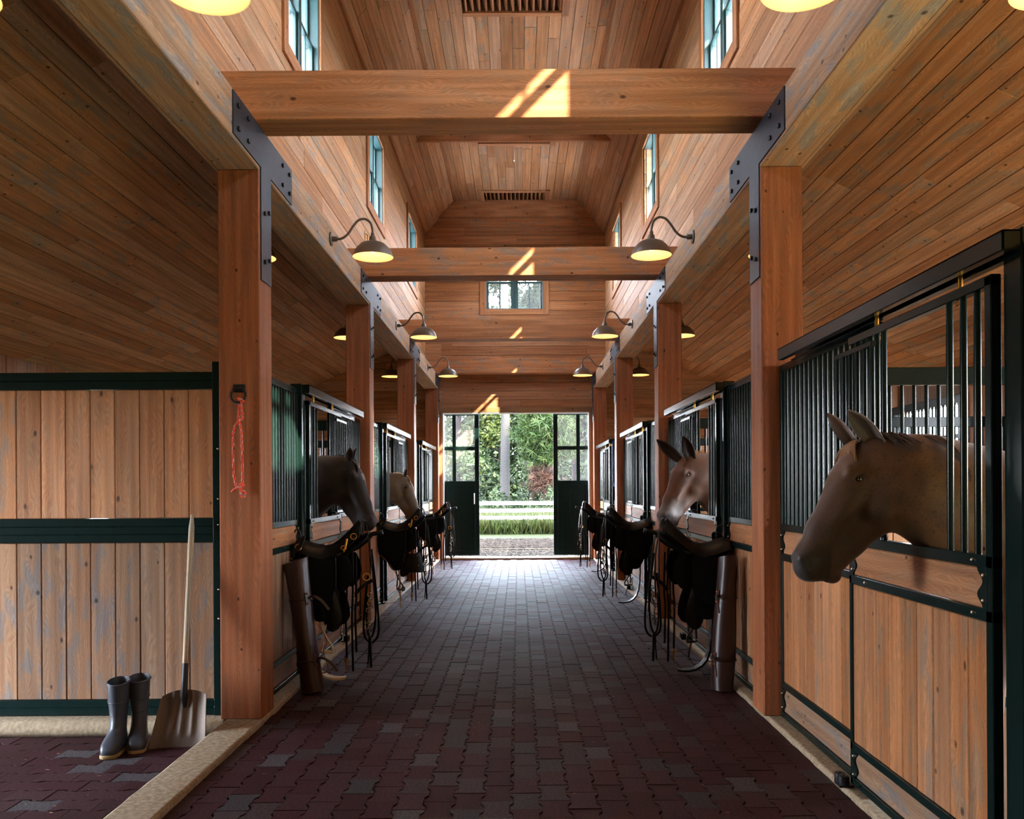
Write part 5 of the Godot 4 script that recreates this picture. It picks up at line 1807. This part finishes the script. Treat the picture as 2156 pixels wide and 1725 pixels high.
# twisted cord with flecks: a tube whose colour turns round it
func rope(b: MB, path: Array, r: float) -> void:
	var keep := b.col
	var base := b.v.size()
	b.tube(path, r, 10)
	var run := 0.0
	for k in path.size():
		if k: run += (path[k] - path[k - 1]).length()
		for j in 10:
			var f := fposmod(run / 0.034 + j / 10.0, 1.0)
			var c := Color(0.72, 0.085, 0.03)
			if f < 0.13: c = Color(0.03, 0.02, 0.03)
			elif f < 0.24: c = Color(0.62, 0.60, 0.56)
			elif f < 0.36: c = Color(0.50, 0.03, 0.05)
			if base + k * 10 + j < b.c.size(): b.c[base + k * 10 + j] = c
	b.col = keep

# straw and chaff on the pavers
func build_litter() -> void:
	var bit := mb()
	bit.tube([Vector3(-0.5, 0, 0), Vector3(0.1, 0.1, 0.05), Vector3(0.5, 0, 0)], 0.09, 5)
	var o := root("straw_bits")
	tag(o, "scattered bits of straw and chaff on the pavers and kerbs", "straw", "", "stuff")
	scatter(o, "straw", bit.done(), M.hair, 260, func(k):
		var z := rr(-9.0, -3.3)
		var x := rr(-1.45, 1.5)
		var y := FY + 0.003
		if k % 4 == 0:
			x = rr(-3.2, -1.8)
			z = rr(-5.0, -3.4)
			y = -0.086
		elif k % 4 == 1:
			x = (1.0 if rng.randf() < 0.6 else -1.0) * rr(1.56, 1.62)
			y = 0.003
		var s := rr(0.006, 0.022)
		return [Transform3D(Basis(Vector3.UP, rr(0, TAU)).scaled(Vector3(s, s * 0.5, s * 0.5)), Vector3(x, y, z)), Color(0.55, 0.40, 0.22) * rr(0.4, 1.2)])
	# small brass sash hooks on the left clerestory wall
	for e in [[-10.30, 4.42], [-12.35, 4.55]]:
		var h := root("brass_hook", Vector3(-WX + 0.004, e[1], e[0]))
		tag(h, "small brass hook plate on the left clerestory wall %s" % ("under the second cross beam" if e[0] > -11.0 else "beyond the second cross beam"), "hook", "brass hooks")
		bx(h, "plate", Vector3(0.003, 0, 0), Vector3(0.006, 0.16, 0.05), M.brass, 0.002)
		var b := mb()
		b.tube([Vector3(0.006, 0.05, 0), Vector3(0.03, 0.03, 0), Vector3(0.03, -0.06, 0)], 0.008, 6)
		put(h, "pin", b.done(), M.brass)

# ---------------------------------------------------------------- horses
# A body is a set of tapered capsules joined by a smooth minimum and meshed as surface nets.
# Drawing units: the profile is laid out in a 4000-unit sheet, nose to the left; U turns it into metres.
const U := 0.000429
const SQ := 0.75        # bodies are narrower than deep

func hp(cx: float, cy: float, z := 0.0) -> Vector3:
	return Vector3((cx - 1530.0) * U, 1.727 - cy * U, z / SQ)

func turned(p: Vector3, c: Vector3, a: float) -> Vector3:
	var d := p - c
	return c + Vector3(d.x * cos(a) - d.y * sin(a), d.x * sin(a) + d.y * cos(a), d.z)

# bone: a, b, ra, rb, blend, carve
func horse_bones(pitch: float) -> Array:
	var pv := hp(930, 560)
	var head := []
	var H := func(ax: float, ay: float, ra: float, bx_: float, by_: float, rb: float, z := 0.0, k := 0.03, carve := false, z2 := -9.0) -> void:
		head.push_back([hp(ax, ay, z), hp(bx_, by_, z if z2 < -8.0 else z2), ra * U, rb * U, k, carve])
	H.call(850, 500, 150, 760, 640, 215)
	H.call(760, 640, 215, 690, 770, 235)
	H.call(880, 810, 225, 965, 915, 235)
	H.call(680, 765, 235, 415, 1170, 160)
	H.call(415, 1170, 160, 305, 1425, 165)
	H.call(960, 930, 225, 640, 1250, 148)
	H.call(640, 1250, 148, 440, 1465, 145)
	H.call(300, 1430, 165, 265, 1500, 122)
	H.call(265, 1500, 122, 345, 1525, 105, 0.0, 0.02)
	H.call(430, 1550, 92, 480, 1572, 82, 0.0, 0.010)
	H.call(330, 1665, 26, 420, 1590, 16, 0.0, 0.008, true)
	for s in [-1.0, 1.0]:
		H.call(930, 850, 150, 860, 960, 130, s * 0.052, 0.05)        # round cheek
		H.call(600, 640, 60, 720, 690, 70, s * 0.066, 0.03)          # brow and eye socket
		H.call(640, 850, 55, 440, 1130, 35, s * 0.052, 0.035)        # cheekbone ridge
		H.call(195, 1420, 62, 235, 1495, 62, s * 0.034, 0.02)        # flared nostril rim
		H.call(196, 1432, 26, 226, 1500, 34, s * 0.060, 0.008, true) # nostril
		H.call(330, 1640, 20, 540, 1490, 12, s * 0.050, 0.008, true)   # mouth line
		H.call(655, 700, 40, 660, 705, 40, s * 0.089, 0.012, true)   # eye hollow
	for b in head:
		b[0] = turned(b[0], pv, pitch)
		b[1] = turned(b[1], pv, pitch)
	var out := head
	var N := func(ax: float, ay: float, ra: float, bx_: float, by_: float, rb: float, z := 0.0, z2 := 0.0, k := 0.09) -> void:
		out.push_back([hp(ax, ay, z), hp(bx_, by_, z2), ra * U, rb * U, k, false])
	N.call(900, 540, 200, 1060, 680, 340, 0.0, 0.0, 0.05)
	N.call(1060, 680, 340, 1260, 735, 385, 0.0, 0.0, 0.06)
	N.call(1260, 735, 385, 1500, 860, 450)
	N.call(1500, 860, 450, 1800, 1010, 540)
	N.call(1800, 1010, 540, 2250, 1250, 690)
	N.call(2250, 1250, 690, 3000, 1290, 720)
	N.call(3000, 1290, 720, 3900, 1270, 690)
	N.call(3900, 1270, 690, 4250, 1330, 560)
	for s in [-1.0, 1.0]:
		N.call(2080, 1650, 330, 2120, 2250, 190, s * 0.13, s * 0.15, 0.08)
		N.call(2120, 2250, 190, 2110, 2850, 110, s * 0.15, s * 0.15, 0.05)
		N.call(2110, 2850, 110, 2110, 3420, 72, s * 0.15, s * 0.15, 0.03)
		N.call(2110, 3420, 72, 2060, 3760, 84, s * 0.15, s * 0.15, 0.03)
		N.call(2060, 3760, 84, 2020, 3920, 118, s * 0.15, s * 0.15, 0.03)
		N.call(4100, 1650, 400, 3960, 2250, 210, s * 0.14, s * 0.16, 0.08)
		N.call(3960, 2250, 210, 4240, 2830, 112, s * 0.16, s * 0.16, 0.05)
		N.call(4240, 2830, 112, 4180, 3450, 78, s * 0.16, s * 0.16, 0.03)
		N.call(4180, 3450, 78, 4120, 3760, 86, s * 0.16, s * 0.16, 0.03)
		N.call(4120, 3760, 86, 4080, 3920, 120, s * 0.16, s * 0.16, 0.03)
	return out

func surface_nets(b: MB, bones: Array, lo: Vector3, hi: Vector3, h: float, colf: Callable) -> void:
	var nx := int(ceil((hi.x - lo.x) / h)) + 1
	var ny := int(ceil((hi.y - lo.y) / h)) + 1
	var nz := int(ceil((hi.z - lo.z) / h)) + 1
	var f := PackedFloat32Array()
	f.resize(nx * ny * nz)
	f.fill(1.0)
	for bone in bones:
		var A: Vector3 = bone[0]
		var B: Vector3 = bone[1]
		var ra: float = bone[2]
		var rb: float = bone[3]
		var k: float = bone[4]
		var carve: bool = bone[5]
		var m := maxf(ra, rb) + k + h * 2.0
		var p0 := (Vector3(minf(A.x, B.x), minf(A.y, B.y), minf(A.z, B.z)) - Vector3.ONE * m - lo) / h
		var p1 := (Vector3(maxf(A.x, B.x), maxf(A.y, B.y), maxf(A.z, B.z)) + Vector3.ONE * m - lo) / h
		var i0 := maxi(0, int(floor(p0.x)))
		var i1 := mini(nx - 1, int(ceil(p1.x)))
		var j0 := maxi(0, int(floor(p0.y)))
		var j1 := mini(ny - 1, int(ceil(p1.y)))
		var k0 := maxi(0, int(floor(p0.z)))
		var k1 := mini(nz - 1, int(ceil(p1.z)))
		var ba := B - A
		var inv := 1.0 / maxf(ba.length_squared(), 1e-9)
		var dr := rb - ra
		var ik := 0.25 / k
		for i in range(i0, i1 + 1):
			for j in range(j0, j1 + 1):
				var at := (i * ny + j) * nz
				var q := Vector3(lo.x + i * h, lo.y + j * h, 0.0) - A
				for l in range(k0, k1 + 1):
					q.z = lo.z + l * h - A.z
					var t := clampf(q.dot(ba) * inv, 0.0, 1.0)
					var d := (q - ba * t).length() - ra - dr * t
					var o := f[at + l]
					if carve:
						d = -d
						var w := maxf(k - absf(o - d), 0.0)
						f[at + l] = maxf(o, d) + w * w * ik
					else:
						var w := maxf(k - absf(o - d), 0.0)
						f[at + l] = minf(o, d) - w * w * ik
	var cell := PackedInt32Array()
	cell.resize(nx * ny * nz)
	cell.fill(-1)
	var sy := nz
	var sx := ny * nz
	var off := [0, 1, sy, sy + 1, sx, sx + 1, sx + sy, sx + sy + 1]
	var edges := [[0, 1], [2, 3], [4, 5], [6, 7], [0, 2], [1, 3], [4, 6], [5, 7], [0, 4], [1, 5], [2, 6], [3, 7]]
	var keep := b.col
	for i in nx - 1:
		for j in ny - 1:
			var at := i * sx + j * sy
			for l in nz - 1:
				var q := at + l
				var s := f[q] < 0.0
				if s == (f[q + 1] < 0.0) and s == (f[q + sy] < 0.0) and s == (f[q + sx] < 0.0) and s == (f[q + sy + 1] < 0.0) and s == (f[q + sx + 1] < 0.0) and s == (f[q + sx + sy] < 0.0) and s == (f[q + sx + sy + 1] < 0.0):
					continue
				var sum := Vector3.ZERO
				var n := 0
				for e in edges:
					var va := f[q + off[e[0]]]
					var vb := f[q + off[e[1]]]
					if (va < 0.0) != (vb < 0.0):
						var t := va / (va - vb)
						var c0: int = e[0]
						var c1: int = e[1]
						sum += Vector3(lerpf(c0 >> 2, c1 >> 2, t), lerpf((c0 >> 1) & 1, (c1 >> 1) & 1, t), lerpf(c0 & 1, c1 & 1, t))
						n += 1
				var p := lo + (Vector3(i, j, l) + sum / n) * h
				var i2 := clampi(i, 1, nx - 3)
				var j2 := clampi(j, 1, ny - 3)
				var l2 := clampi(l, 1, nz - 3)
				var r := i2 * sx + j2 * sy + l2
				var g := Vector3(f[r + sx + sx] + f[r + sx] - f[r] - f[r - sx], f[r + sy + sy] + f[r + sy] - f[r] - f[r - sy], f[r + 2] + f[r + 1] - f[r] - f[r - 1])
				g.z /= 1.0
				var real := Vector3(p.x, p.y, p.z * SQ)
				b.col = colf.call(real)
				cell[q] = b.vert(real, Vector3(g.x, g.y, g.z / SQ).normalized(), Vector2(p.x, p.y))
	b.col = keep
	for i in range(1, nx - 1):
		for j in range(1, ny - 1):
			for l in range(1, nz - 1):
				var q := i * sx + j * sy + l
				var s := f[q] < 0.0
				if s != (f[q + sx] < 0.0): quad4(b, cell[q], cell[q - sy], cell[q - sy - 1], cell[q - 1])
				if s != (f[q + sy] < 0.0): quad4(b, cell[q], cell[q - sx], cell[q - sx - 1], cell[q - 1])
				if s != (f[q + 1] < 0.0): quad4(b, cell[q], cell[q - sx], cell[q - sx - sy], cell[q - sy])

func quad4(b: MB, a: int, c: int, d: int, e: int) -> void:
	if a < 0 or c < 0 or d < 0 or e < 0: return
	b.tri(a, c, d)
	b.tri(a, d, e)

# ear: a cupped blade from base to tip, open towards `face`
func ear(b: MB, base: Vector3, tip: Vector3, width: float, face: Vector3, outer: Color, inner: Color) -> void:
	var ax := tip - base
	var sd := ax.cross(face).normalized()
	var fc := sd.cross(ax).normalized()
	var rows := []
	var N := 14
	for i in N + 1:
		var v := i / float(N)
		var w := width * (0.62 + 0.75 * v - 1.37 * v * v * v) * 0.5 if v < 0.999 else 0.0015
		var line := []
		for j in 11:
			var u := j / 5.0 - 1.0
			line.push_back(base + ax * v + sd * (sin(u * 1.35) / 0.976) * w + fc * (w * 1.15 * (0.35 - cos(u * 1.35)) + 0.10 * ax.length() * v * v * 0.3))
		rows.push_back(line)
	var keep := b.col
	b.col = outer
	var st := b.v.size()
	sheet(b, rows, 0.006)
	# the side that looks along +fc is the inside
	for k in range(st, b.v.size()):
		if b.n[k].dot(fc) > 0.25: b.c[k] = inner
	b.col = keep

func strands(b: MB, from: Callable, n: int, r: float) -> void:
	for k in n:
		var pts: Array = from.call(k, n)
		var rad := []
		for q in pts.size(): rad.push_back(r * (1.0 - 0.8 * q / (pts.size() - 1.0)))
		b.tube(pts, rad, 4, false)

func make_horse(called: String, pitch: float, fine: float, colf: Callable, ears: Array, mane_col: Color, mane_kind: int) -> Node3D:
	var o := root(called)
	var bones := horse_bones(pitch)
	var b := mb()
	# head and neck on a fine grid, trunk and legs on a coarse one that overlaps it
	surface_nets(b, bones, hp(-60, 1900, -0.30), hp(1640, 60, 0.30), fine, colf)
	surface_nets(b, bones, hp(1580, 4100, -0.60), hp(4950, 200, 0.60), 0.034, colf)
	var pv := hp(930, 560)
	for e in ears:
		ear(b, turned(hp(e[0], e[1], e[2] * SQ), pv, pitch), turned(hp(e[3], e[4], e[5] * SQ), pv, pitch), e[6], e[7], e[8], e[9])
	put(o, "body", b.done(), M.coat)
	for s in [-1.0, 1.0]:
		var eb := mb(Color(0.02, 0.014, 0.010))
		var c := turned(hp(655, 700, 0.0), pv, pitch)
		eb.ball(Vector3(c.x, c.y, s * 0.0705), Vector3(0.021, 0.018, 0.014), 14)
		put(o, "eye", eb.done(), M.eye)
	var mm := mb(mane_col)
	if mane_kind != 1:
		strands(mm, func(k: int, n: int):
			var f := k / float(n)
			var x := lerpf(860, 1480, f)
			var y := lerpf(318, 405, f) - 20.0 * sin(f * 6.0)
			var z := rr(-0.012, 0.02)
			var drop := rr(60, 170)
			return [hp(x, y + 25, z), hp(x + rr(10, 50), y - rr(12, 30), z + 0.012), hp(x + rr(50, 110), y + drop * 0.35, z + rr(0.03, 0.055)), hp(x + rr(80, 160), y + drop, z + rr(0.05, 0.085))], 150, 0.0045)
	if mane_kind == 0:
		strands(mm, func(k: int, n: int):
			var f := k / float(n)
			return curve([hp(1230 + 120 * f, 345 + 20 * f, 0.01), hp(1280 + 90 * f, 330, 0.05), hp(1345 + 70 * f, 440, 0.105 + rr(0, 0.02)), hp(1420 + 40 * f, 570, 0.135 + rr(0, 0.015)), hp(1480 + rr(-15, 15), 700 + rr(-60, 40), 0.15 + rr(0, 0.01))], 3), 34, 0.0045)
	if mane_kind == 1:
		strands(mm, func(k: int, n: int):
			var f := k / float(n)
			var x := lerpf(880, 1700, f)
			var y := lerpf(330, 470, f)
			return [hp(x, y + 20, rr(-0.02, 0.02)), hp(x + rr(-10, 30), y - rr(40, 70), rr(-0.02, 0.02)), hp(x + rr(10, 70), y - rr(70, 125), rr(-0.025, 0.025))], 260, 0.0055)
	put(o, "mane", mm.done(), M.hair)
	# forelock
	if mane_kind != 1:
		var fl := mb(mane_col.lerp(Color(0.34, 0.17, 0.07), 0.65 if mane_kind == 0 else 0.1))
		strands(fl, func(k: int, n: int):
			var f := k / float(n)
			var z := lerpf(-0.035, 0.05, f)
			var q := []
			for e in [[815, 372, 0.0], [700, 350, 0.3], [590 + 60 * f, 430, 0.75], [545 + 120 * f + rr(-12, 12), 560 + 40 * f, 1.0], [600 + 90 * f + rr(-20, 20), 640 + rr(-50, 20) + 40 * f, 1.25]]:
				q.push_back(turned(hp(e[0], e[1], z * e[2]), pv, pitch))
			return curve(q, 3), 46, 0.0035)
		put(o, "forelock", fl.done(), M.hair)
	return o

func build_horses() -> void:
	var hair_tx := grain_texture(61, 256, 0.12, 3, Color(0.72, 0.70, 0.68), Color(1, 1, 1), 1.6, 0.5)
	M.coat = tri_tex(std(Color(0.72, 0.72, 0.72), 0.5, 0.0, 0.4), hair_tx, 5.0)
	M.coat.rim_enabled = true
	M.coat.rim = 0.5
	M.coat.rim_tint = 0.4
	M.hair = std(Color(1, 1, 1), 0.5, 0.0, 0.4)
	M.eye = std(Color(1, 1, 1), 0.06, 0.0, 0.6)
	var noise := FastNoiseLite.new()
	noise.seed = 5
	noise.frequency = 9.0
	var fleck := FastNoiseLite.new()
	fleck.seed = 8
	fleck.frequency = 60.0
	# bay horse in the nearest right stall
	var h1 := make_horse("bay_horse", 0.0, 0.0075, func(p: Vector3) -> Color:
		var cx := p.x / U + 1530.0
		var cy := (1.727 - p.y) / U
		var c := Color(0.30, 0.135, 0.052).lerp(Color(0.16, 0.075, 0.035), clampf(noise.get_noise_3d(p.x, p.y, p.z) + 0.35, 0.0, 0.8))
		if fleck.get_noise_3d(p.x, p.y, p.z) > 0.42 and cx > 700.0: c *= 0.55
		if cx < 900.0: c = c.lerp(Color(0.17, 0.105, 0.075), clampf((cy - 620.0) / 500.0, 0.0, 0.9))
		if cx < 430.0: c = c.lerp(Color(0.075, 0.055, 0.05), smoothstep(1250.0, 1420.0, cy))
		return c, [[720, 410, -0.035, 500, 92, -0.055, 0.075, Vector3(-0.5, 0.1, -0.9), Color(0.22, 0.14, 0.10), Color(0.42, 0.34, 0.29)], [865, 400, 0.045, 585, 85, 0.060, 0.095, Vector3(-0.75, -0.5, 0.75), Color(0.30, 0.22, 0.17), Color(0.45, 0.37, 0.32)]], Color(0.05, 0.034, 0.028), 0)
	h1.position = Vector3(1.712, 0, -3.33)
	tag(h1, "big bay horse leaning its dark head out over the nearest right stall door", "horse")
	# chestnut mule, second stall on the right
	var h2 := make_horse("mule", 0.02, 0.012, func(p: Vector3) -> Color:
		var cx := p.x / U + 1530.0
		var cy := (1.727 - p.y) / U
		var c := Color(0.38, 0.145, 0.052).lerp(Color(0.25, 0.085, 0.03), clampf(noise.get_noise_3d(p.x, p.y, p.z) + 0.4, 0.0, 0.9))
		if cx < 1150.0 and cx > 760.0: c = c.lerp(Color(0.42, 0.24, 0.15), 0.5)
		if cx < 620.0:
			var m := smoothstep(1080.0, 1300.0, cy + 90.0 * noise.get_noise_3d(p.x * 3.0, p.y * 2.0, p.z * 3.0))
			c = c.lerp(Color(0.48, 0.40, 0.34), m * 0.85)
		if cx < 360.0: c = c.lerp(Color(0.12, 0.085, 0.075), smoothstep(1340.0, 1470.0, cy))
		return c, [[740, 420, -0.060, 470, 20, -0.20, 0.105, Vector3(-0.55, 0.1, 0.8), Color(0.27, 0.12, 0.05), Color(0.085, 0.05, 0.035)], [800, 430, 0.060, 620, -20, 0.055, 0.110, Vector3(-0.5, 0.0, 0.85), Color(0.27, 0.12, 0.05), Color(0.085, 0.05, 0.035)]], Color(0.48, 0.25, 0.11), 1)
	h2.transform = Transform3D(Basis(Vector3.UP, 0.50).scaled(Vector3.ONE * 1.05), Vector3(1.745, 0, -7.33))
	tag(h2, "chestnut long-eared mule with a pale muzzle looking out of the second right stall", "mule")
	# dark horse on the left
	var h3 := make_horse("dark_horse", 0.13, 0.012, func(p: Vector3) -> Color:
		var cx := p.x / U + 1530.0
		var cy := (1.727 - p.y) / U
		var c := Color(0.060, 0.036, 0.026).lerp(Color(0.032, 0.021, 0.017), clampf(noise.get_noise_3d(p.x, p.y, p.z) + 0.5, 0.0, 1.0))
		var front := cx - (520.0 - (cy - 600.0) * 0.46)
		if cx < 560.0 and front < 20.0 and cy > 650.0 and cy < 1380.0 and absf(p.z) < 0.046 + 0.012 * noise.get_noise_3d(p.x * 2.0, p.y * 2.0, 0.0): c = Color(0.55, 0.52, 0.50)
		if cx < 380.0 and cy > 1400.0: c = c.lerp(Color(0.16, 0.12, 0.115), 0.5)
		return c, [[760, 400, -0.050, 720, 130, -0.075, 0.075, Vector3(-0.8, 0.0, -0.5), Color(0.05, 0.03, 0.025), Color(0.07, 0.05, 0.04)], [800, 400, 0.050, 770, 130, 0.075, 0.075, Vector3(-0.8, 0.0, 0.5), Color(0.05, 0.03, 0.025), Color(0.16, 0.10, 0.08)]], Color(0.03, 0.02, 0.016), 2)
	h3.transform = Transform3D(Basis(Vector3.UP, PI - 0.28).scaled(Vector3.ONE * 1.05), Vector3(-1.70, 0, -7.25))
	tag(h3, "near-black horse with a white blaze leaning out of the nearest left stall", "horse")
	# tan horse further along
	var h4 := make_horse("tan_horse", 0.16, 0.014, func(p: Vector3) -> Color:
		var cx := p.x / U + 1530.0
		var cy := (1.727 - p.y) / U
		var c := Color(0.34, 0.205, 0.09).lerp(Color(0.24, 0.145, 0.07), clampf(noise.get_noise_3d(p.x, p.y, p.z) + 0.4, 0.0, 0.9))
		if cx < 430.0: c = c.lerp(Color(0.14, 0.095, 0.07), smoothstep(1250.0, 1430.0, cy))
		return c, [[760, 400, -0.050, 720, 130, -0.075, 0.075, Vector3(-0.8, 0.0, -0.5), Color(0.34, 0.22, 0.11), Color(0.2, 0.13, 0.09)], [800, 400, 0.050, 770, 130, 0.075, 0.075, Vector3(-0.8, 0.0, 0.5), Color(0.34, 0.22, 0.11), Color(0.2, 0.13, 0.09)]], Color(0.40, 0.28, 0.15), 2)
	h4.transform = Transform3D(Basis(Vector3.UP, PI - 0.05).scaled(Vector3.ONE * 1.0), Vector3(-1.76, 0, -11.02))
	tag(h4, "light tan horse putting its head out of the second left stall", "horse")
